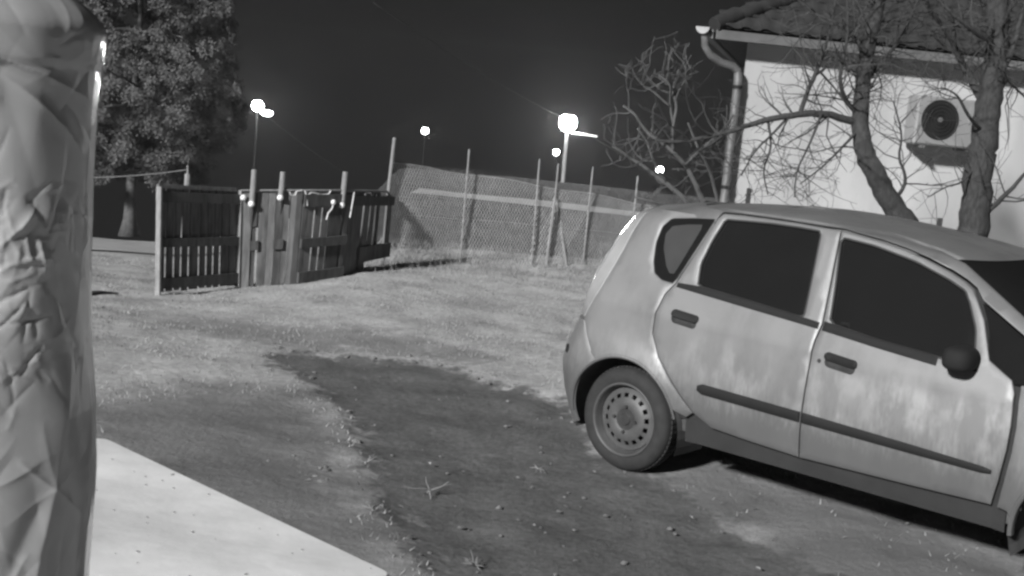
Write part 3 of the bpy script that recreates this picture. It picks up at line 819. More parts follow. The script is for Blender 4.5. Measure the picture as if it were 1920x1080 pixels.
# wheels
R_T, R_R = 0.290, 0.208
def wheel(ax, s):
    w = bpy.data.objects.new('wheel', None); COL.objects.link(w); w.parent = car
    w.location = (ax, s * (HALF - .022), R_T - .002); w.rotation_euler = (0, random.uniform(0, 1), 0 if s < 0 else math.pi)
    mb = MB()
    prof = [(R_R - .012, .012), (R_R + .006, .004), (R_R + .03, .0), (R_T - .035, .004), (R_T - .014, .016), (R_T - .003, .034), (R_T, .06), (R_T, .145), (R_T - .005, .165), (R_T - .03, .185), (R_R, .19)]
    mb.lathe(prof, 64); mb.build('tyre', MT['tyre'], w, smooth='all')
    mb = MB()   # tread blocks
    for k in range(64):
        a = 2 * math.pi * k / 64
        for h, dw in ((.062, .022), (.092, .026), (.124, .022)):
            rot = Matrix.Rotation(-a, 3, 'Y')
            mb.box(rot @ Vector((R_T + .002, 0, 0)) + Vector((0, h, 0)), (.007, dw, .021), rot)
    mb.build('tread', MT['tyre'], w)
    mb = MB()
    mb.lathe([(R_R - .002, .012), (R_R, .004), (R_R - .006, -.001), (R_R - .014, .004), (R_R - .018, .02), (R_R - .026, .042), (R_R - .032, .06), (R_R - .035, .15)], 64)
    rim = mb.build('rim', MT['steel'], w, smooth='all')
    # pressed disc with a ring of openings
    mb = MB(); n = 16
    r0, r1, r2, r3 = .168, .146, .112, .055
    hgt = lambda r: float(np.interp(r, [.04, .055, .075, .11, .125, .146, .168], [.034, .030, .022, .026, .034, .044, .05]))
    seg = n * 6
    rr_ = [.055, .065, .08, .096, .112, .124, .136, .146, .158, .175]
    base = len(mb.v)
    for k in range(seg):
        a = 2 * math.pi * k / seg
        for r in rr_: mb.v.append((r * math.cos(a), hgt(r), r * math.sin(a)))
    m = len(rr_)
    for k in range(seg):
        k2 = (k + 1) % seg
        for i in range(m - 1):
            if 5 <= i <= 6 and (k % 6) in (1, 2, 3): continue
            mb.f.append((base + k * m + i, base + k2 * m + i, base + k2 * m + i + 1, base + k * m + i + 1))
    mb.build('wheel_disc', MT['steel'], w, smooth=True)
    mb = MB(); mb.lathe([(0, .020), (.030, .020), (.034, .024), (.036, .026), (.060, .026), (.064, .04)], 32); mb.build('hub', MT['hub'], w, smooth=True)
    for k in range(4):
        mb = MB(); a = math.pi / 2 * k + .4; mb.lathe([(0, .012), (.008, .012), (.010, .016), (.010, .03)], 8, 'y', (.072 * math.cos(a), 0, .072 * math.sin(a)))
        mb.build('wheel_nut', MT['hub'], w)
    mb = MB(); mb.lathe([(0, .10), (.172, .10), (.172, .11)], 32); mb.build('brake_drum', MT['liner'], w)
for ax in (0, 2.5):
    for s in (-1, 1): wheel(ax, s)
# small round black reflector hole on the bumper corner
zz = .600; xx = -.445; yy = float(side_y(xx, zz))
mb = MB(); e = .004
n_ = Vector((-(float(side_y(xx + e, zz)) - float(side_y(xx - e, zz))) / (2 * e), 1, 0)).normalized()
c_ = Vector((xx, yy, zz)) + n_ * .003
t_ = Vector((0, 0, 1)).cross(n_)
ring_ = [c_ + (t_ * math.cos(a) + Vector((0, 0, 1)) * math.sin(a) * 1.15) * .026 for a in np.linspace(0, 2 * math.pi, 20, endpoint=False)]
back_ = [p - n_ * .02 for p in ring_]
vv = [Vector((p.x, -p.y, p.z)) for p in ring_ + back_]
mb.add(vv, [tuple(range(20))] + [(k, (k + 1) % 20, 20 + (k + 1) % 20, 20 + k) for k in range(20)])
mb.build('bumper_reflector', MT['black_plastic'], bumper)

# ------------------------------------------------------------------ house
HC = at(1388, 200, 15.0); HC.z = 0
FD = Vector((0.985, 0.172, 0)); BD = Vector((0.205, 0.979, 0)); FN = Vector((0.172, -0.985, 0))    # along the front, along the side, out of the front
WALL_T = 2.93
house = thing('house', 'white plastered house with dark tiled hip roof behind the bare trees', 'house', HC)
def hl(a, b, z): return FD * a + BD * b + Vector((0, 0, z))
mb = MB()
W_, D_ = 12.0, 7.0
for (p, q) in (((0, 0), (W_, 0)), ((W_, 0), (W_, D_)), ((W_, D_), (0, D_)), ((0, D_), (0, 0))):
    mb.add([hl(*p, -1.2), hl(*q, -1.2), hl(*q, WALL_T), hl(*p, WALL_T)], [(0, 1, 2, 3)])
mb.build('wall', MT['plaster'], house, recalc=False)
OL, OF = 0.40, 0.29
E0z, PIT = 2.985, math.tan(math.radians(27))
def ev(a, b): return FD * (-OL + a) + BD * (-OF + b)                        # from the front left eave corner
def rp(a, b): return ev(a, b) + Vector((0, 0, E0z + b * PIT))               # on the front roof slope
WR, DR = W_ + 2 * OL, D_ + 2 * OF
hb = DR / 2
R1, R2 = ev(hb, hb) + Vector((0, 0, E0z + hb * PIT)), ev(WR - hb, hb) + Vector((0, 0, E0z + hb * PIT))
e = [ev(0, 0), ev(WR, 0), ev(WR, DR), ev(0, DR)]
e = [p + Vector((0, 0, E0z)) for p in e]
mb = MB(); mb.add(e + [R1, R2], [(0, 1, 5, 4), (1, 2, 5), (2, 3, 4, 5), (3, 0, 4)])
e2 = [p - Vector((0, 0, .03)) for p in e]
mb.add(e2, [(0, 1, 2, 3)])
roofh = mb.build('roof', MT['roof_tile'], house, recalc=False)
# tiles on the slope that faces us
tm = MB()
tw, tl = 0.235, 0.40
n = 8
for k in range(n + 1):
    u = -tw / 2 + tw * k / n; h = 0.014 * math.cos((k / n - .25) * 2 * math.pi) + .03
    for s_, up in ((0, .012), (tl, 0)):
        tm.v.append((u, s_, h + up))
for k in range(n): tm.f.append((2 * k, 2 * k + 2, 2 * k + 3, 2 * k + 1))
b = len(tm.v)
for k in range(n + 1): tm.v.append((tm.v[2 * k][0], 0, tm.v[2 * k][2] - .02))
for k in range(n): tm.f.append((b + k, b + k + 1, 2 * k + 2, 2 * k))
tme = bpy.data.meshes.new('tile'); tme.from_pydata(tm.v, [], tm.f); tme.materials.append(MT['roof_tile'])
tme.polygons.foreach_set('use_smooth', [True] * len(tme.polygons))
up = (BD + Vector((0, 0, PIT))).normalized(); nrm = FD.cross(up).normalized()
rotm = Matrix((FD, up, nrm)).transposed()
cnt = 0
for c in range(8):
    bslope = 0.02 + c * 0.32 * BD.length / math.sqrt(1 + PIT ** 2)
    a = bslope + 0.18 + (c % 2) * 0.0
    while a < 5.6 and cnt < 190:
        o = bpy.data.objects.new('tile', tme); COL.objects.link(o); o.parent = roofh
        p = rp(a, bslope - .03)
        o.matrix_basis = Matrix.Translation(p + nrm * random.uniform(-.003, .006)) @ (rotm @ Matrix.Rotation(random.gauss(0, .012), 3, 'Z')).to_4x4()
        a += tw; cnt += 1
# hip ridge tiles
hdir = (R1 - e[0]).normalized()
for k in range(9):
    mb = MB(); p0 = e[0] + hdir * (k * .36); r = .105
    mb.tube([p0 + Vector((0, 0, .02)), p0 + hdir * .40 + Vector((0, 0, .045))], [r * .82, r], 10)
    mb.build('ridge_tile', MT['roof_tile'], roofh, smooth=True)
# fascia, soffit
mb = MB(); c = ev(WR / 2, 0) + FN * .012
mb.cbox((c.x, c.y, 2.905), (WR - .06, .024, .105), .004, Matrix.Rotation(math.atan2(FD.y, FD.x), 3, 'Z')); mb.build('fascia', MT['fascia'], house)
mb = MB(); c = ev(0, DR / 2) - FD * .012
mb.cbox((c.x, c.y, 2.905), (DR - .06, .024, .105), .004, Matrix.Rotation(math.atan2(BD.y, BD.x), 3, 'Z')); mb.build('fascia', MT['fascia'], house)
mb = MB(); s2 = [ev(.02, .02), ev(WR - .02, .02), ev(WR - .02, DR - .02), ev(.02, DR - .02)]
mb.add([p + Vector((0, 0, 2.862)) for p in s2], [(0, 1, 2, 3)]); mb.build('soffit', MT['soffit'], house, recalc=False)
# gutter on the left eave with a bright end cap, and its downpipe
g0 = at(1318, 50, 14.62) - HC
mb = MB(); rg = .075; prof = [(rg * math.cos(a), rg * math.sin(a)) for a in np.linspace(math.pi, 2 * math.pi, 13)]
vs, fs = [], []
sx = Vector((BD.y, -BD.x, 0))
for t in (0.0, DR - .05):
    for u, w in prof: vs.append(g0 + BD * t + sx * u + Vector((0, 0, w)))
for k in range(12): fs.append((k, k + 1, 13 + k + 1, 13 + k))
mb.add(vs, fs); gut = mb.build('gutter', MT['zinc'], house, smooth=True, recalc=False)
mb = MB(); mb.add([g0 - BD * .004 + sx * u * 1.02 + Vector((0, 0, w * 1.02)) for u, w in prof] + [g0 - BD * .016 + sx * u * 1.02 + Vector((0, 0, w * 1.02)) for u, w in prof], [tuple(range(13)), tuple(range(25, 12, -1))] + [(k, k + 1, 14 + k, 13 + k) for k in range(12)])
mb.build('gutter_end_cap', MT['zinc_bright'], gut)
pp = [(1321, 62, 14.68), (1322, 86, 14.70), (1333, 104, 14.75), (1352, 117, 14.80), (1374, 124, 14.86), (1384, 135, 14.88), (1384, 150, 14.88)]
P3 = [at(*q) - HC for q in pp]
low = P3[-1].copy(); low.z = -1.0
mb = MB(); mb.tube(P3[:3], [.042] * 3, 12); mb.tube(P3[2:6], [.046] * 4, 12); mb.tube([P3[5], P3[6], low], [.05, .05, .05], 14)
pipe = mb.build('downpipe', MT['zinc'], house, smooth=True)
for z in (2.35, 1.2):
    mb = MB(); mb.lathe([(.052, -.02), (.058, -.02), (.058, .02), (.052, .02)], 20, 'z', (low.x, low.y, z)); mb.build('pipe_bracket', MT['black_plastic'], pipe)

# air conditioner hung on the wall
def wallhit(px, py):
    d = Vector(ray(px, py)); o = Vector(CO); t = (HC - o).dot(FN) / d.dot(FN); return o + d * t
ac0 = wallhit(1752, 228)
rz = math.atan2(FD.y, FD.x)
ac = thing('air_conditioner', 'white outdoor air conditioner unit with round black fan grille on the house wall', 'air conditioner', ac0, (0, 0, rz))
mb = MB(); mb.cbox((0, -.235, 0), (.84, .29, .56), .02); mb.build('casing', MT['ac_white'], ac)
mb = MB(); mb.lathe([(.0, -.386), (.215, -.386), (.222, -.392), (.230, -.390), (.232, -.378)], 48, 'y', (-.13, 0, .02)); mb.build('fan_opening', MT['black_plastic'], ac, smooth=True)
for r in (.06, .10, .14, .18):
    mb = MB(); mb.lathe([(r - .002, -.394), (r + .002, -.394), (r + .002, -.398), (r - .002, -.398)], 32, 'y', (-.13, 0, .02), closed=True); mb.build('grille_ring', MT['black_plastic'], ac)
mb = MB(); mb.lathe([(0, -.402), (.026, -.402), (.03, -.396), (.03, -.385)], 20, 'y', (-.13, 0, .02)); mb.build('fan_hub', MT['fascia'], ac, smooth=True)
mb = MB(); mb.cbox((.30, -.384, .10), (.16, .012, .20), .004); mb.build('service_cover', MT['ac_white'], ac)
for x in (-.3, .3):
    mb = MB(); mb.box((x, -.20, -.30), (.04, .40, .03)); mb.box((x, -.015, -.20), (.04, .03, .22)); mb.build('bracket', MT['fascia'], ac)
mb = MB(); mb.tube([(.40, -.2, -.15), (.47, -.2, -.17), (.50, -.12, -.25), (.50, -.03, -.5), (.50, -.03, -2.0)], .02, 8); mb.build('refrigerant_pipe', MT['ac_white'], ac, smooth=True)

# ------------------------------------------------------------------ bare trees
def wander(p, d, L, r0, r1, nseg, curl, lift):
    pts = [Vector(p)]; rad = [r0]; d = Vector(d).normalized()
    for i in range(nseg):
        d = (d + Vector((random.gauss(0, curl), random.gauss(0, curl), random.gauss(0, curl) + lift))).normalized()
        pts.append(pts[-1] + d * (L / nseg)); rad.append(r0 + (r1 - r0) * (i + 1) / nseg)
    return pts, rad
def twigs(mb, pts, rad, n, L, level, curl=.22, lift=.05, spread=1.0, rmin=.0022, t0=.15):
    for _ in range(n):
        t = random.uniform(t0, 1) * (len(pts) - 1); i = min(int(t), len(pts) - 2); f = t - i
        p = pts[i].lerp(pts[i + 1], f); ax = (pts[i + 1] - pts[i]).normalized(); r = rad[i] + (rad[i + 1] - rad[i]) * f
        side_ = ax.orthogonal().normalized(); side_.rotate(Matrix.Rotation(random.uniform(0, 6.283), 3, ax))
        d = ax * random.uniform(.2, .8) + side_ * spread
        l = L * random.uniform(.45, 1.15); rr_ = max(rmin, min(r * .6, .011 * l + .002))
        q, w = wander(p, d, l, rr_, rmin * .8, 5 if level else 4, curl, lift)
        mb.tube(q, w, 5 if rr_ > .008 else 3, cap=False)
        if level > 0: twigs(mb, q, w, random.randint(2, 4), l * .55, level - 1, curl, lift, spread, rmin)
def limb(mb, path, r0, r1, sub=4, n=7):
    P = [at(*q) for q in path]
    # smooth with catmull-rom
    pts = []
    for i in range(len(P) - 1):
        a, b, c, d = P[max(i - 1, 0)], P[i], P[i + 1], P[min(i + 2, len(P) - 1)]
        for k in range(sub):
            t = k / sub
            pts.append(.5 * ((2 * b) + (c - a) * t + (2 * a - 5 * b + 4 * c - d) * t * t + (3 * b - a - 3 * c + d) * t ** 3))
    pts.append(P[-1]); rad = list(np.linspace(r0, r1, len(pts)))
    pts = [p + Vector((random.gauss(0, .1), random.gauss(0, .1), random.gauss(0, .1))) * r for p, r in zip(pts, rad)]
    mb.tube(pts, rad, n, cap=True); return pts, rad
def to_ground(path, px, py, depth):
    p = at(px, py, depth); return (px, py, depth)

# leaning tree
D1 = 11.2
t1 = thing('bare_tree', 'leaning leafless tree with a long branch reaching left past the house corner', 'tree', (at(1735, 500, D1).x, D1, 0), group='leafless trees in front of the house')
def build_tree(t, trunk_path, r0, r1, limbs, mt, mtw, base_to_ground=True, twig_n=(10, 14), twig_L=.7, lev=1, top_n=0):
    inv = Matrix.Translation(-Vector(t.location))
    mb = MB(); pts, rad = limb(mb, trunk_path, r0, r1, 5, 12)
    # root down to the ground
    p = pts[0]; zg = ground_z(p.x, p.y) - .06
    d = (pts[0] - pts[2]).normalized(); low = Vector((t.location.x, t.location.y, zg))
    mb.tube([pts[1], pts[0], pts[0].lerp(low, .5) , low], [rad[1], rad[0], rad[0] * 1.15, rad[0] * 1.5], 12)
    mb.v = [tuple(inv @ Vector(v)) for v in mb.v]; mb.build('trunk', mt, t, smooth='all')
    mb = MB(); all_ = [(pts, rad)]
    for lp, a, b in limbs: all_.append(limb(mb, lp, a, b, 4, 7))
    mb.v = [tuple(inv @ Vector(v)) for v in mb.v]; mb.build('limbs', mt, t, smooth='all')
    mb = MB()
    for i, (q, w) in enumerate(all_):
        if i == 0:
            if top_n: twigs(mb, q, w, top_n, twig_L, lev, t0=.55)
            continue
        L = sum((q[k + 1] - q[k]).length for k in range(len(q) - 1))
        twigs(mb, q, w, int(random.uniform(*twig_n) * max(L, .5)), twig_L, lev)
    mb.v = [tuple(inv @ Vector(v)) for v in mb.v]
    mb.build('crown', mtw, t, kind='stuff', recalc=False)
build_tree(t1, [(1700, 424, D1), (1672, 380, D1 - .02), (1640, 325, D1 - .05), (1619, 280, D1 - .05), (1612, 225, D1), (1618, 160, D1 + .05), (1628, 90, D1 + .1), (1650, 0, D1 + .1), (1668, -120, D1)], .105, .045, [
    ([(1612, 232, D1), (1570, 219, D1 - .1), (1520, 213, D1 - .2), (1470, 218, D1 - .25), (1420, 230, D1 - .2), (1370, 246, D1 - .1), (1320, 258, D1), (1265, 266, D1 + .1), (1225, 262, D1 + .1)], .036, .012),
    ([(1500, 214, D1 - .2), (1513, 175, D1 - .1), (1528, 140, D1), (1540, 110, D1), (1556, 60, D1 + .1), (1570, -20, D1 + .1)], .022, .008),
    ([(1535, 132, D1), (1560, 160, D1 + .1), (1590, 195, D1 + .1)], .011, .006),
    ([(1480, 217, D1 - .2), (1450, 250, D1 - .3), (1415, 285, D1 - .3), (1390, 330, D1 - .3)], .013, .005),
    ([(1608, 215, D1), (1585, 185, D1 - .1), (1575, 140, D1 - .2), (1590, 60, D1 - .2), (1585, -40, D1 - .2)], .024, .008),
    ([(1618, 160, D1), (1650, 120, D1 + .2), (1690, 70, D1 + .3), (1720, 0, D1 + .3), (1740, -60, D1 + .3)], .022, .007),
    ([(1672, 376, D1), (1692, 355, D1 + .1), (1697, 330, D1 + .1), (1686, 295, D1 + .1), (1690, 250, D1 + .1), (1675, 190, D1 + .1)], .020, .006),
    ([(1625, 100, D1), (1580, 50, D1), (1520, 20, D1), (1470, -30, D1)], .022, .007),
    ([(1440, 227, D1 - .2), (1445, 275, D1 - .3), (1432, 320, D1 - .3), (1440, 365, D1 - .3)], .012, .005),
    ([(1540, 214, D1 - .2), (1520, 265, D1 - .3), (1495, 320, D1 - .3), (1490, 370, D1 - .3)], .012, .005),
    ([(1614, 240, D1), (1580, 275, D1 - .2), (1545, 310, D1 - .3), (1500, 345, D1 - .4)], .014, .005),
], MT['bark'], MT['twig'], twig_n=(16, 20), twig_L=.6, lev=1, top_n=75)
D2 = 11.8
t2 = thing('bare_tree', 'thick upright leafless tree trunk in front of the air conditioner', 'tree', (at(1810, 520, D2).x, D2, 0), group='leafless trees in front of the house')
build_tree(t2, [(1818, 460, D2), (1828, 390, D2), (1836, 310, D2), (1846, 240, D2), (1858, 170, D2), (1868, 100, D2), (1872, 20, D2), (1878, -90, D2)], .145, .085, [
    ([(1840, 405, D2), (1870, 380, D2 - .1), (1900, 350, D2 - .2), (1925, 322, D2 - .2), (1970, 280, D2 - .2)], .028, .010),
    ([(1852, 200, D2), (1820, 150, D2 + .1), (1800, 110, D2 + .2), (1775, 60, D2 + .2), (1740, 10, D2 + .2), (1720, -60, D2)], .045, .012),
    ([(1862, 150, D2), (1890, 110, D2 - .1), (1910, 50, D2 - .1), (1930, -30, D2)], .04, .012),
    ([(1845, 250, D2), (1815, 215, D2 - .3), (1795, 180, D2 - .4), (1770, 165, D2 - .4)], .02, .006),
    ([(1866, 90, D2), (1830, 60, D2 - .3), (1790, 30, D2 - .4), (1750, -10, D2 - .4)], .03, .008),
    ([(1838, 300, D2), (1805, 340, D2 - .2), (1775, 350, D2 - .3), (1740, 370, D2 - .3)], .012, .005),
    ([(1870, 60, D2), (1840, 0, D2 + .3), (1800, -60, D2 + .3)], .03, .008),
    ([(1866, 120, D2), (1900, 160, D2), (1930, 190, D2)], .02, .007),
], MT['bark'], MT['twig'], twig_n=(12, 16), twig_L=.65, lev=1, top_n=80)
D3 = 11.6
t3 = thing('bare_shrub', 'low leafless shrub with tangled grey twigs left of the downpipe behind the car', 'shrub', (at(1335, 470, D3).x, D3, 0))
sh = [
    ([(1330, 430, D3), (1290, 380, D3), (1250, 345, D3), (1215, 318, D3), (1180, 295, D3), (1150, 275, D3)], .026, .006),
    ([(1335, 430, D3), (1310, 360, D3 + .1), (1285, 310, D3 + .1), (1250, 275, D3 + .1), (1215, 250, D3 + .1), (1190, 215, D3 + .1), (1168, 198, D3 + .1)], .026, .006),
    ([(1262, 285, D3 + .1), (1262, 240, D3), (1268, 200, D3), (1262, 165, D3), (1273, 130, D3)], .016, .005),
    ([(1262, 232, D3), (1256, 190, D3), (1256, 160, D3 - .1), (1235, 140, D3 - .1)], .012, .004),
    ([(1285, 310, D3 + .1), (1320, 275, D3), (1350, 250, D3), (1375, 215, D3)], .014, .005),
    ([(1340, 430, D3), (1345, 380, D3), (1330, 320, D3 - .1), (1310, 280, D3 - .2), (1290, 230, D3 - .2)], .020, .005),
    ([(1330, 420, D3), (1280, 395, D3 - .2), (1230, 380, D3 - .3), (1190, 370, D3 - .3)], .016, .005),
    ([(1250, 345, D3), (1225, 300, D3 - .1), (1212, 265, D3 - .1), (1195, 240, D3 - .1)], .012, .004),
    ([(1256, 200, D3), (1225, 172, D3), (1205, 160, D3), (1190, 142, D3)], .009, .004),
]
inv = Matrix.Translation(-Vector(t3.location)); mb = MB(); L3 = []
for lp, a, b in sh: L3.append(limb(mb, lp, a * 1.15, b * 1.7, 4, 6))
zz = ground_z(t3.location.x, t3.location.y)
mb.tube([L3[0][0][0], Vector((t3.location.x, t3.location.y, zz - .05))], [.04, .05], 8); mb.tube([L3[1][0][0], Vector((t3.location.x, t3.location.y, zz - .05))], [.03, .05], 8)
mb.v = [tuple(inv @ Vector(v)) for v in mb.v]; mb.build('limbs', MT['twig_grey'], t3, smooth='all')
mb = MB()
for q, w in L3: twigs(mb, q, w, 6, .42, 1, curl=.3, rmin=.0038)
mb.v = [tuple(inv @ Vector(v)) for v in mb.v]; mb.build('crown', MT['twig_grey'], t3, kind='stuff', recalc=False)

# ------------------------------------------------------------------ evergreen on the left
tb = gnd(243, 436)
ct = thing('evergreen_tree', 'large evergreen tree with a pale trunk foot behind the road on the left', 'tree', tb)
dC = tb.y; pm = F_PX / dC
mb = MB(); inv = Matrix.Translation(-tb)
tp = [Vector(tb) + Vector((0, 0, -.1))] + [at(*q, dC) for q in ((243, 410), (245, 370), (247, 320), (252, 200), (262, 50), (270, -150))]
mb.tube(tp, [.36, .20, .17, .16, .13, .09, .04], 12)
mb.v = [tuple(inv @ Vector(v)) for v in mb.v]; mb.build('trunk', MT['conifer_bark'], ct, smooth='all')
mb = MB()
verts, faces = [], []
edge_y = [-260, -150, 0, 60, 130, 200, 240, 270, 300, 330, 350]; edge_r = [310, 380, 432, 442, 456, 458, 440, 420, 400, 380, 360]
cl = 0
while cl < 900:
    py = random.uniform(-240, 335); right = np.interp(py, edge_y, edge_r); cx = 252 - (py - 300) * -.03
    half = (right - cx) / pm
    a = random.uniform(0, 6.283); rr_ = math.sqrt(random.uniform(.12, 1)) * half * .97
    c0 = at(cx, py, dC); c = c0 + Vector((math.cos(a) * rr_, math.sin(a) * rr_, 0))
    if noise.noise(c * 1.3) < -.34: continue
    R = random.uniform(.18, .38); cl += 1
    nl = int(300 * (R / .3) ** 2) + 30
    d = rng.normal(0, 1, (nl, 3)) * (1, 1, .75); ln = np.linalg.norm(d, axis=1)[:, None]; dn = d / ln
    p = np.array(c) + dn * R * rng.uniform(.4, 1, (nl, 1)); sz = rng.uniform(.022, .05, (nl, 1))
    t = dn + rng.normal(0, .7, (nl, 3)) - (0, 0, .2); t /= np.linalg.norm(t, axis=1)[:, None]
    w = np.cross(t, rng.normal(0, 1, (nl, 3))); w /= np.linalg.norm(w, axis=1)[:, None]
    verts.append(np.stack([p - w * sz * .45, p + t * sz * 1.6 - w * sz * .15, p + t * sz * 1.9 + w * sz * .1, p + w * sz * .45], 1).reshape(-1, 3))
verts = np.concatenate(verts) - np.array(tb); nq = len(verts) // 4
cme = bpy.data.meshes.new('crown'); cme.vertices.add(len(verts)); cme.vertices.foreach_set('co', verts.astype(np.float32).ravel())
cme.loops.add(4 * nq); cme.loops.foreach_set('vertex_index', np.arange(4 * nq, dtype=np.int32))
cme.polygons.add(nq); cme.polygons.foreach_set('loop_start', np.arange(0, 4 * nq, 4, dtype=np.int32)); cme.update(calc_edges=True)
link('crown', cme, MT['conifer'], ct, kind='stuff')
mb = MB()
for _ in range(26):
    py = random.uniform(-150, 310); p0 = at(252, py, dC); a = random.uniform(0, 6.28); right = np.interp(py, edge_y, edge_r); L = (right - 252) / pm * .85
    d = Vector((math.cos(a), math.sin(a), .12)); q, w = wander(p0, d, L, .045, .012, 5, .12, .0); mb.tube(q, w, 5, cap=False)
mb.v = [tuple(inv @ Vector(v)) for v in mb.v]; mb.build('boughs', MT['conifer_bark'], ct, kind='stuff')

# ------------------------------------------------------------------ board gate and fence
class Quad:
    """a leaning board frame given by four corners: bottom left, bottom right, top left, top right"""
    def __init__(s, bl, br, tl, tr): s.bl, s.br, s.tl, s.tr = map(Vector, (bl, br, tl, tr)); s.n = (s.br - s.bl).cross(s.tl - s.bl).normalized()
    def P(s, u, v, d): return s.bl.lerp(s.br, u).lerp(s.tl.lerp(s.tr, u), v) + s.n * d
    def plank(s, u0, u1, v0, v1, d0, d1, skew=0.0):
        mb = MB(); pts = []
        for d in (d0, d1):
            for (u, v) in ((u0, v0), (u1, v0), (u1 + skew, v1), (u0 + skew, v1)): pts.append(s.P(u, v, d))
        mb.add(pts, [(0, 1, 2, 3), (7, 6, 5, 4), (0, 4, 5, 1), (1, 5, 6, 2), (2, 6, 7, 3), (3, 7, 4, 0)]); return mb
def quad_px(bl, br, tl, tr, sink=0.0):
    a, b = gnd(*bl), gnd(*br); a.z -= sink; b.z -= sink
    return Quad(a, b, at(*tl, a.y), at(*tr, b.y))
def put(mb, root, name, m, smooth=False, label=None):
    o = Vector(root.location); mb.v = [tuple(Vector(v) - o) for v in mb.v]; return mb.build(name, m, root, smooth=smooth, label=label)
MT['wood_dark'] = mat('dark_wood', 0.06, 0.85, var=0.4, scale=4, bump=0.4, bscale=30, stretch=(6, 6, 1))
MT['wood_grey'] = mat('grey_wood', 0.14, 0.85, var=0.35, scale=4, bump=0.4, bscale=30, stretch=(6, 6, 1))

Q = quad_px((291, 553), (441, 540), (294, 349), (446, 356))
gate = thing('pallet_gate', 'slatted wooden pallet gate leaf standing open with a pale edge strip', 'gate', Q.bl)
gaps = [.10, .20, .287, .38, .507, .60, .687, .775]; u = .025
for i, gc in enumerate(gaps + [1.02]):
    u1 = gc - .017 if i < 8 else .875
    put(Q.plank(u, u1, .02 + random.uniform(0, .02), .985 + random.uniform(-.012, .012), 0, .022), gate, 'slat', random.choice((MT['wood'], MT['wood'], MT['wood_grey'])))
    u = gc + .017
put(Q.plank(.885, .985, .03, .97, .0, .022), gate, 'slat', MT['wood_grey'])
for v0, v1 in ((.86, .955), (.445, .53), (.06, .16)):
    put(Q.plank(.01, .99, v0, v1, .024, .06), gate, 'rail', MT['wood_dark'])
    put(Q.plank(.02, .98, v0 + .01, v1 - .01, -.04, -.002), gate, 'back_rail', MT['wood_dark'])
put(Q.plank(-.006, .014, -.01, 1.0, .0, .066), gate, 'edge_strip', MT['wood_pale'])
put(Q.plank(.987, 1.003, .02, 1.0, .0, .066), gate, 'edge_strip', MT['wood_pale'])
put(Q.plank(.0, .96, .985, 1.02, .0, .03), gate, 'top_batten', MT['wood_grey'])
def blob(px, py, depth, r, parent=None, name='insulator'):
    mb = MB(); mb.ico(at(px, py, depth), r, 2, .12, (1, 1, 1.1)); return mb
k = MB(); k.ico(Q.P(.985, .93, .10), .033, 2, .1); put(k, gate, 'insulator', MT['white_plastic'], True)

def pallet(label, bl, br, tl, tr, slats, rails, mats, extra=()):
    q = quad_px(bl, br, tl, tr, .02)
    t = thing('wooden_pallet', label, 'pallet', q.bl, group='pallet panels of the board fence')
    for (u0, u1, v0, v1, mi) in slats:
        put(q.plank(u0, u1, v0, v1, 0.0, .022, skew=random.uniform(-.006, .006)), t, 'slat', mats[mi])
    for (u0, u1, v0, v1, mi) in rails:
        put(q.plank(u0, u1, v0, v1, .024, .05), t, 'rail', mats[mi])
    return t, q
wm = [MT['wood'], MT['wood_dark'], MT['wood_grey']]
pA, qA = pallet('dark closed pallet panel next to the slatted gate', (447, 540), (553, 531), (452, 358), (568, 358),
    [(.0, .17, 0, 1.0, 2), (.20, .255, .0, .62, 1), (.20, .265, .64, .98, 1), (.30, .44, .02, .99, 0), (.445, .56, .0, 1.0, 2), (.575, .70, .0, .98, 1), (.705, .80, .03, .98, 0), (.81, .90, .0, 1.0, 2), (.905, 1.0, .0, .99, 1)],
    [(.18, .30, .40, .50, 1), (.56, .72, .40, .50, 1)], wm)
pB, qB = pallet('pallet panel with bright open slits in the middle of the board fence', (553, 531), (637, 518), (568, 358), (656, 358),
    [(.0, .10, 0, 1, 0), (.11, .24, 0, .98, 2), (.29, .40, 0, .99, 0), (.45, .56, .02, 1, 0), (.60, .86, 0, .98, 1), (.91, 1.0, 0, 1, 0)],
    [(.0, 1.0, .40, .50, 1), (.0, 1.0, .84, .97, 1), (.0, 1.0, .03, .14, 1)], wm)
pC, qC = pallet('crooked pallet panel with a dark gap at the end of the board fence', (637, 518), (722, 497), (656, 358), (734, 362),
    [(.0, .30, 0, 1, 0), (.34, .46, .04, .98, 2), (.50, .58, .18, 1, 0), (.63, .70, .16, 1, 1), (.88, 1.0, .16, .97, 2)],
    [(.28, 1.0, .15, .34, 0), (.0, 1.0, .84, .96, 1)], wm)
# pale stakes rising above the boards
def stake(label, px0, py0, px1, py1, q, u, r=.03):
    d = q.P(u, .8, 0).y - .06
    p1 = at(px1, py1, d); p0 = at(px0, py0, d)
    t = thing('fence_stake', label, 'stake', (p0.x, p0.y, ground_z(p0.x, p0.y)), group='pale stakes on the board fence')
    mb = MB(); dr = (p0 - p1).normalized()
    mb.tube([p0, p0.lerp(p1, .5) + Vector((.002, 0, 0)), p1], [r, r * 1.02, r * .98], 12); put(mb, t, 'shaft', MT['wood_pale'], True)
    mb = MB(); zz_ = ground_z(p0.x, p0.y + .16) - .15; mb.tube([(p0.x, p0.y + .02, p0.z + .02), (p0.x - .03, p0.y + .17, zz_)], [r * .8, r * .8], 10); put(mb, t, 'foot', MT['wood_dark'], True)
    mb = MB(); mb.ico(p0 + Vector((0, -.02, .02)), r * 1.12, 2, .15); put(mb, t, 'wrapped_tape', MT['white_plastic'], True)
stake('pale stake nearest the slatted gate', 472, 386, 477, 318, qA, .2)
stake('pale stake with a white knob in the middle of the board fence', 526, 374, 531, 322, qA, .72)
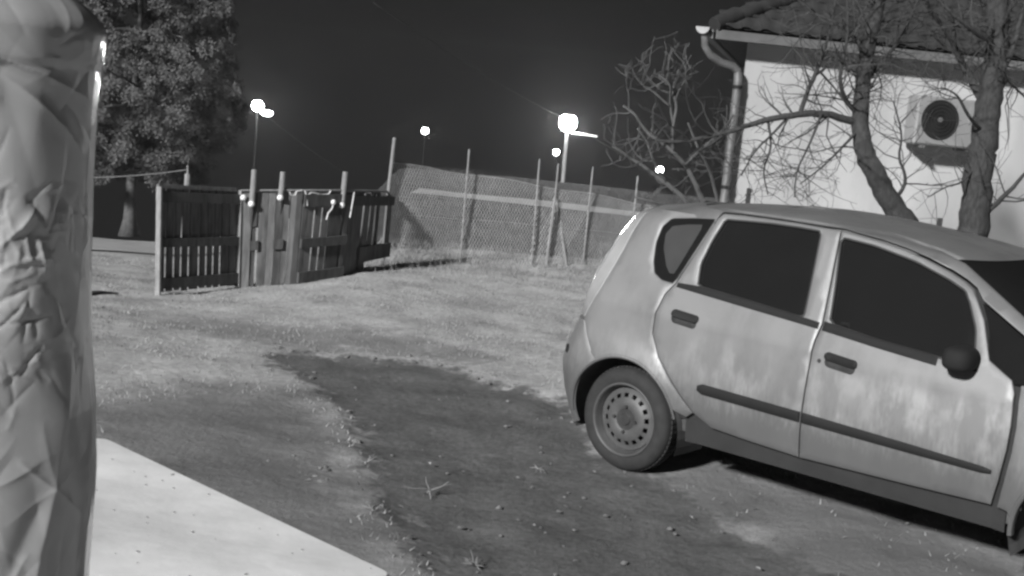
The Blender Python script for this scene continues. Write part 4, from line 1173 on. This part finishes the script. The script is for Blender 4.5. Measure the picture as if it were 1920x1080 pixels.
stake('pale stake furthest from the slatted gate', 641, 388, 648, 322, qB, .9)
# thin pale pipe bent along the top of the boards and up as the corner post
mb = MB(); dp = qC.P(1, .9, 0).y - .05
pts = [at(452, 357, qA.P(0, 1, 0).y - .04), at(560, 357, qB.P(0, 1, 0).y - .05), at(655, 357, qC.P(0, 1, 0).y - .05), at(727, 359, dp), at(729, 354, dp), at(734, 310, dp), at(740, 258, dp)]
corner = thing('fence_pipe', 'pale bent pipe running along the board tops and up as corner post', 'pipe', (pts[4].x, pts[4].y, ground_z(pts[4].x, pts[4].y)))
mb.tube(pts[:4], [.010, .011, .012, .013], 8); put(mb, corner, 'top_run', MT['wood_pale'], True)
mb = MB(); mb.tube([Vector(corner.location) + Vector((0, 0, -.1)), pts[4], pts[5], pts[6]], [.020, .021, .022, .021], 10); put(mb, corner, 'upright', MT['wood_pale'], True)
# scraps of white rope on the boards
rope = thing('rope_scraps', 'white rope scraps hanging along the top of the board fence', 'rope', qB.P(0, .9, .06))
for path in ([(543, 360), (546, 366), (553, 366), (556, 359), (566, 357)], [(572, 358), (575, 368), (576, 386)], [(576, 366), (584, 361), (592, 362), (600, 365), (616, 364), (620, 358)], [(627, 378), (622, 392), (615, 400), (612, 412)], [(664, 360), (662, 374), (656, 408)]):
    mb = MB(); mb.tube([at(x, y, qB.P((x - 560) / 90, .9, 0).y - .09) for x, y in path], .0065, 6); put(mb, rope, 'rope', MT['white_plastic'], True)
k = MB(); k.ico(at(625, 379, qB.P(.7, .9, 0).y - .09), .028, 2, .2); put(k, rope, 'knot', MT['white_plastic'], True)

# ------------------------------------------------------------------ wire mesh fence
b_px = [(733, 497), (880, 494), (1040, 497), (1110, 499), (1200, 501), (1300, 505)]
t_px = [(736, 305), (880, 326), (1040, 352), (1110, 364), (1200, 381), (1300, 398)]
bp = [gnd(*q) for q in b_px]
for i, p in enumerate(bp): p.z -= .01
tp_ = [at(q[0], q[1], p.y) for q, p in zip(t_px, bp)]
wf = thing('wire_fence', 'chain link fence on thin posts behind the lawn', 'fence', bp[0])
cum = [0]
for i in range(len(bp) - 1): cum.append(cum[-1] + (bp[i + 1] - bp[i]).length)
def fence_pt(s, v):
    i = min(max(np.searchsorted(cum, s) - 1, 0), len(bp) - 2); t = (s - cum[i]) / (cum[i + 1] - cum[i])
    sag = .012 * math.sin(s * 5) * v
    return bp[i].lerp(bp[i + 1], t).lerp(tp_[i].lerp(tp_[i + 1], t), v) + Vector((.006 * math.sin(s * 9 + v * 4), .012 * math.sin(s * 3.1 + v * 5), sag))
mb = MB(); pitch = .038; tot = cum[-1]; rw = .0019; k_ = .55
s0 = -k_
while s0 < tot + k_:
    for sg in (1, -1):
        pts = []
        for v in np.linspace(0, 1, 7):
            s = s0 + sg * k_ * v + (0 if sg > 0 else 0)
            if 0 <= s <= tot: pts.append(fence_pt(s, v) + Vector((0, sg * .002, 0)))
        if len(pts) > 1: mb.tube(pts, rw, 3, cap=False)
    s0 += pitch
o_ = Vector(wf.location); mb.v = [tuple(Vector(v) - o_) for v in mb.v]
mb.build('wire_mesh', MT['wire'], wf, kind='stuff', recalc=False)
for v in (0.0, .5, 1.0):
    mb = MB(); mb.tube([fence_pt(s, v) for s in np.linspace(0, tot, 60)], .003 if v != .5 else .0014, 4); put(mb, wf, 'tension_wire', MT['wire'])
def fpost(px0, py0, px1, py1, r=.012, name='post'):
    f = np.interp(px0, [q[0] for q in b_px], cum); p = fence_pt(f, 0); d = p.y - .03
    a = at(px0, py0, d); b = at(px1, py1, d); mb = MB(); mb.tube([a, a.lerp(b, .5), b], [r, r, r], 8); put(mb, wf, name, MT['wood_pale'] if name == 'brace' else MT['post'], True)
for q in ((862, 500, 880, 280), (996, 500, 1012, 298), (1041, 370, 1047, 307), (1092, 505, 1112, 313), (1178, 505, 1196, 330)): fpost(*q)
fpost(1022, 512, 1041, 368, .019, 'brace'); fpost(1064, 508, 1043, 368, .019, 'brace')

# ------------------------------------------------------------------ street lamps and cables
def street_lamp(label, px, py, depth, bulb, px_base, py_base, m, arm=True, r=.07, pm=None):
    hp = at(px, py, depth); bp_ = at(px_base, py_base, depth)
    zg = ground_z(bp_.x, bp_.y)
    # carry the pole on down to the ground along its own line
    dr = (bp_ - hp); t_ = (zg - .3 - hp.z) / dr.z if abs(dr.z) > 1e-3 else 1
    foot = Vector((bp_.x, bp_.y, zg - .3))
    t = thing('street_lamp', label, 'street lamp', foot, group='lit street lamps')
    mb = MB(); mb.tube([foot, foot.lerp(hp, .5), hp - Vector((0, 0, bulb))], [r * 1.2, r, r * .8], 10); put(mb, t, 'pole', pm or MT['pole_unlit'], True)
    mb = MB(); mb.ico(hp, bulb, 2, 0, (1, 1, 1.0)); put(mb, t, 'lamp_globe', m, 'all')
    mb = MB(); mb.lathe([(0, bulb * 1.12), (bulb * .6, bulb * 1.0), (bulb * .75, bulb * .8), (bulb * .55, bulb * .82)], 16, 'z', hp); put(mb, t, 'lamp_cap', MT['zinc'], True)
    if arm:
        mb = MB(); mb.tube([hp + Vector((bulb * .5, 0, -bulb * 1.1)), hp + Vector((bulb * 3.4, 0, -bulb * 1.25))], [.05, .035], 8); put(mb, t, 'cross_arm', MT['white_plastic'], True)
    return hp
LD = 52.0
hpM = street_lamp('brightest street lamp on a pale pole beyond the wire fence', 1065, 230, LD, .36, 1056, 345, MT['lamp'], r=.085, pm=MT['wood_pale'])
street_lamp('lit lamp beside the evergreen tree above the pallet gate', 483, 198, 60, .26, 480, 330, MT['lamp'], arm=False)
lamp_l = at(483, 198, 60)
street_lamp('small distant lamp alone in the dark sky left of the brightest lamp', 797, 245, 110, .29, 796, 330, MT['lamp_far'], arm=False, r=.05)
street_lamp('small distant lamp just below the brightest street lamp', 1043, 285, 120, .29, 1042, 350, MT['lamp_far'], arm=False, r=.05)
street_lamp('small distant lamp seen through the grey twigs of the shrub', 1237, 318, 120, .34, 1236, 380, MT['lamp_far'], arm=False, r=.05)
# second bulb beside the left lamp
lb = tag((lambda m: (m.ico(at(500, 212, 59.7), .22, 2, 0, (1.3, 1, .6)), m.build('lamp_shade', MT['lamp_far'], smooth='all'))[1])(MB()), 'low oblong lamp glowing beside the lamp near the evergreen tree', 'lamp')
def cable(label, a, b, sag, r=.02):
    mb = MB(); pts = []
    for k in range(25):
        t = k / 24; p = Vector(a).lerp(Vector(b), t); p.z -= sag * 4 * t * (1 - t); pts.append(p)
    mb.tube(pts, r, 5); return tag(mb.build('overhead_cable', MT['zinc'], smooth='all'), label, 'cable', 'overhead cables')
cable('overhead cable rising left from the brightest street lamp', hpM + Vector((0, 0, .1)), at(700, 5, 30), .15, .007)
cable('overhead cable dropping right from the brightest street lamp towards the shrub', hpM + Vector((.9, 0, -.4)), at(1290, 345, 58), .15, .018)
cable('overhead cable dropping right from the lamp near the evergreen tree', lamp_l + Vector((.3, 0, -.3)), at(640, 320, 66), .1, .014)
# far post with a wire, behind the gate
fp0 = gnd(352, 470); dpst = fp0.y + 3
pz = at(352, 310, dpst)
t = thing('far_post', 'thin post with a stout lower part behind the pallet gate', 'post', (pz.x, pz.y, ground_z(pz.x, pz.y)))
mb = MB(); mb.tube([(pz.x, pz.y, ground_z(pz.x, pz.y) - .2), at(352, 326, dpst)], [.06, .055], 8); put(mb, t, 'lower_post', MT['post'], True)
mb = MB(); mb.tube([at(352, 328, dpst), pz], [.022, .018], 8); put(mb, t, 'rod', MT['post'], True)
mb = MB(); w0 = at(352, 318, dpst); w1 = at(60, 330, dpst + 1.5); pts = []
for k in range(21):
    t_ = k / 20; p = w0.lerp(w1, t_); p.z -= .08 * 4 * t_ * (1 - t_); pts.append(p)
mb.tube(pts, .011, 5); tag(mb.build('line_wire', MT['wood_grey'], smooth='all'), 'pale wire strung left from the thin post under the evergreen', 'wire')

# stakes by the house
for px, py, lab in ((1404, 362, 'short dark stake in front of the house wall above the car roof'), (1762, 418, 'dark stake between the two bare tree trunks')):
    d = 13.2; p = at(px, py, d); mb = MB(); mb.cbox((0, 0, (p.z - ground_z(p.x, p.y)) / 2), (.045, .045, p.z - ground_z(p.x, p.y) + .1), .006)
    o = mb.build('garden_stake', MT['wood_dark']); o.location = (p.x, p.y, ground_z(p.x, p.y)); tag(o, lab, 'stake')
# dark branch on the drive
mb = MB(); a, b = gnd(120, 556), gnd(222, 552); mid = a.lerp(b, .6) + Vector((0, .04, .02))
mb.tube([a + Vector((0, 0, .02)), mid, b + Vector((0, 0, .01))], [.022, .018, .006], 7)
tag(mb.build('fallen_branch', MT['wood_dark'], smooth='all'), 'dark fallen branch on the drive beside the wrapped column', 'branch')

# ------------------------------------------------------------------ white table in the foreground
ZT_ = 0.95
def onz(px, py, z):
    d = ray(px, py); t = (z - CAM_H) / d[2]; return Vector(CO + d * t)
c0 = onz(741, 1078, ZT_); c1 = onz(165, 806, ZT_)
ex = (c1 - c0).normalized(); ey = Vector((0, 0, 1)).cross(ex)
if ey.y > 0: ey = -ey
tab = thing('table', 'white table with a rounded corner in the near foreground', 'table', (c0.x, c0.y, ground_z(c0.x, c0.y)))
L_, Wd = 1.22, .74; rc = .032
outl = []
for (cx, cy, a0) in ((rc, rc, 180), (L_ - rc, rc, 270), (L_ - rc, Wd - rc, 0), (rc, Wd - rc, 90)):
    for k in range(7): a = math.radians(a0 + 15 * k); outl.append((cx + rc * math.cos(a), cy + rc * math.sin(a)))
mb = MB(); n = len(outl); zs = [(0, -.036), (0, -.004), (.004, 0)]
for ins, dz in zs:
    for x, y in outl:
        q = Vector((x, y)); c = Vector((L_ / 2, Wd / 2)); q = q + (c - q).normalized() * ins
        p = c0 + ex * q.x + ey * q.y; mb.v.append((p.x, p.y, ZT_ + dz))
for i in range(2):
    for k in range(n): mb.f.append((i * n + k, i * n + (k + 1) % n, (i + 1) * n + (k + 1) % n, (i + 1) * n + k))
mb.f.append(tuple(2 * n + k for k in range(n))); mb.f.append(tuple(reversed(range(n))))
put(mb, tab, 'table_top', MT['table'])
for x, y in ((.08, .08), (L_ - .08, .08), (L_ - .08, Wd - .08), (.08, Wd - .08)):
    p = c0 + ex * x + ey * y; mb = MB(); h = ZT_ - .036 - ground_z(p.x, p.y)
    mb.cbox((p.x, p.y, ground_z(p.x, p.y) + h / 2 - .005), (.045, .045, h + .01), .005, Matrix.Rotation(math.atan2(ex.y, ex.x), 3, 'Z')); put(mb, tab, 'leg', MT['zinc'])

mb = MB()
for _ in range(70):
    q = c0 + ex * random.uniform(.03, L_ - .03) + ey * random.uniform(.02, Wd - .03); r = random.uniform(.0012, .0035)
    mb.ico((q.x, q.y, ZT_ + r * .5), r, 1, .5, (1.4, 1, .6))
mb.build('table_grit', MT['leaf_litter'], kind='stuff', label='crumbs of grit lying on the white table')
# ------------------------------------------------------------------ column wrapped in plastic sheet
DW = 1.6
pmw = F_PX / DW
cc = at(-45, 540, DW); axis_top = at(-45 + 20, 0, DW)
col_ = thing('wrapped_column', 'column wrapped in crumpled grey plastic sheet at the left edge', 'column', (cc.x, cc.y, 0))
cont_y = [-20, 38, 70, 110, 125, 200, 330, 500, 640, 760, 860, 930, 1080, 1300]
cont_x = [188, 190, 189, 184, 177, 172, 165, 162, 165, 172, 172, 170, 158, 150]
def z_of(py): return at(90, py, DW).z
zc = [z_of(v) for v in cont_y][::-1]; xc = [at(x, v, DW).x - cc.x for x, v in zip(cont_x, cont_y)][::-1]
zt0, zt1 = -.03, z_of(38)
cr_ = np.random.default_rng(21)
zrows = np.concatenate([np.linspace(zt0, 1.28, 60, endpoint=False), np.linspace(1.28, zt1 + .055, 400)])
NTh = 420; NZ = len(zrows) - 1
TH = np.linspace(0, 2 * math.pi, NTh, endpoint=False)
bs = np.interp(zrows, zc, xc); capk = np.clip((zrows - zt1 + .012) / .067, 0, 1); bs = bs * np.sqrt(np.maximum(0, 1 - capk ** 1.7))
A_, Zg = np.meshgrid(TH, zrows); S_ = A_ * .14                      # S: distance round the column
DR_ = np.zeros_like(S_); per = 2 * math.pi * .14
def crease(s0, z0, ang, L, w, h, sharp=1.0):
    ds = (S_ - s0 + per / 2) % per - per / 2; dz = Zg - z0
    u = ds * math.cos(ang) + dz * math.sin(ang); v = -ds * math.sin(ang) + dz * math.cos(ang)
    v = v + .12 * u * u / max(L, .02) * cr_.uniform(-1, 1)
    k = np.abs(v) / w
    return h * np.exp(-k ** sharp) * np.clip(1 - (u / L) ** 2, 0, 1) ** .7
for _ in range(70):      # long, mostly upright folds
    DR_ += crease(cr_.uniform(0, per), cr_.uniform(1.25, 2.1), math.radians(cr_.normal(94, 13)), cr_.uniform(.15, .5), cr_.uniform(.010, .030), cr_.normal(0, .0050), cr_.uniform(1.1, 1.7))
for _ in range(420):     # small creases everywhere
    DR_ += crease(cr_.uniform(0, per), cr_.uniform(1.28, 2.08), math.radians(cr_.normal(90, 48)), cr_.uniform(.018, .085), cr_.uniform(.0028, .009), cr_.normal(0, .0014), 1.0)
zh = z_of(500)
for _ in range(320):     # crumpled patch
    DR_ += crease(per * .82 + cr_.normal(0, .05), zh + cr_.normal(0, .075), cr_.uniform(0, math.pi), cr_.uniform(.010, .035), cr_.uniform(.0022, .006), cr_.normal(0, .0014), 1.0)
DR_ += crease(per * .78, z_of(95), math.radians(-16), .2, .006, .006)       # tuck below the top
edge_ = 1 - .6 * np.clip((np.cos(A_) - .8) / .15, 0, 1)
Rr = np.maximum(bs[:, None] + DR_ * edge_ * np.minimum(1, bs / .05)[:, None], .001)
V_ = np.stack([Rr * np.cos(A_), Rr * np.sin(A_), Zg], -1).reshape(-1, 3)
I_ = np.arange((NZ + 1) * NTh).reshape(NZ + 1, NTh); J_ = np.roll(I_, -1, 1)
F_ = np.stack([I_[:-1], J_[:-1], J_[1:], I_[1:]], -1).reshape(-1, 4)
wme = bpy.data.meshes.new('plastic_sheet'); wme.vertices.add(len(V_)); wme.vertices.foreach_set('co', V_.astype(np.float32).ravel())
wme.loops.add(F_.size); wme.loops.foreach_set('vertex_index', F_.ravel().astype(np.int32))
wme.polygons.add(len(F_)); wme.polygons.foreach_set('loop_start', np.arange(0, F_.size, 4, dtype=np.int32)); wme.update(calc_edges=True)
link('plastic_sheet', wme, MT['foil'], col_, smooth='all')
mb = MB(); mb.tube([(0, 0, -.05), (0, 0, zt1 - .05)], .055, 12); mb.build('inner_post', MT['wood'], col_, smooth=True)

# ------------------------------------------------------------------ weeds
def weed(label, px, py, h, n):
    p = gnd(px, py); t = thing('dry_weed', label, 'weed', p, group='dry weeds in the dark soil')
    mb = MB()
    for k in range(n):
        a = random.uniform(0, 6.28); d = Vector((math.cos(a), math.sin(a), random.uniform(.15, 1.2)))
        q, w = wander((0, 0, 0), d, h * random.uniform(.5, 1.1), .0035, .0012, 5, .18, -.05); mb.tube(q, w, 3, cap=False)
    mb.build('stalks', MT['weed'], t, kind='stuff', recalc=False)
weed('tall star-shaped dry weed in the dark soil before the car', 806, 920, .12, 8)
weed('low dry weed near the white table edge', 700, 960, .07, 12)
weed('low dry weed at the bottom of the picture right of the table', 890, 1060, .07, 14)
weed('tiny dry weed beside the rear wheel track', 1010, 880, .05, 9)

# ------------------------------------------------------------------ damp night air, which carries the glow round the lamps
mb = MB(); mb.box((0, 65, -40), (150, 200, 97))
hz, hn, hb_ = newmat('damp_night_air')
hn.nodes.remove(hb_)
pv = hn.nodes.new('ShaderNodeVolumePrincipled'); pv.inputs['Density'].default_value = 0.0011; pv.inputs['Anisotropy'].default_value = 0.8
pv.inputs['Color'].default_value = (.9, .9, .9, 1)
hn.links.new(pv.outputs[0], hn.nodes['Material Output'].inputs['Volume'])
haze = mb.build('haze', hz, kind='stuff', label='thin damp night air over the whole yard')
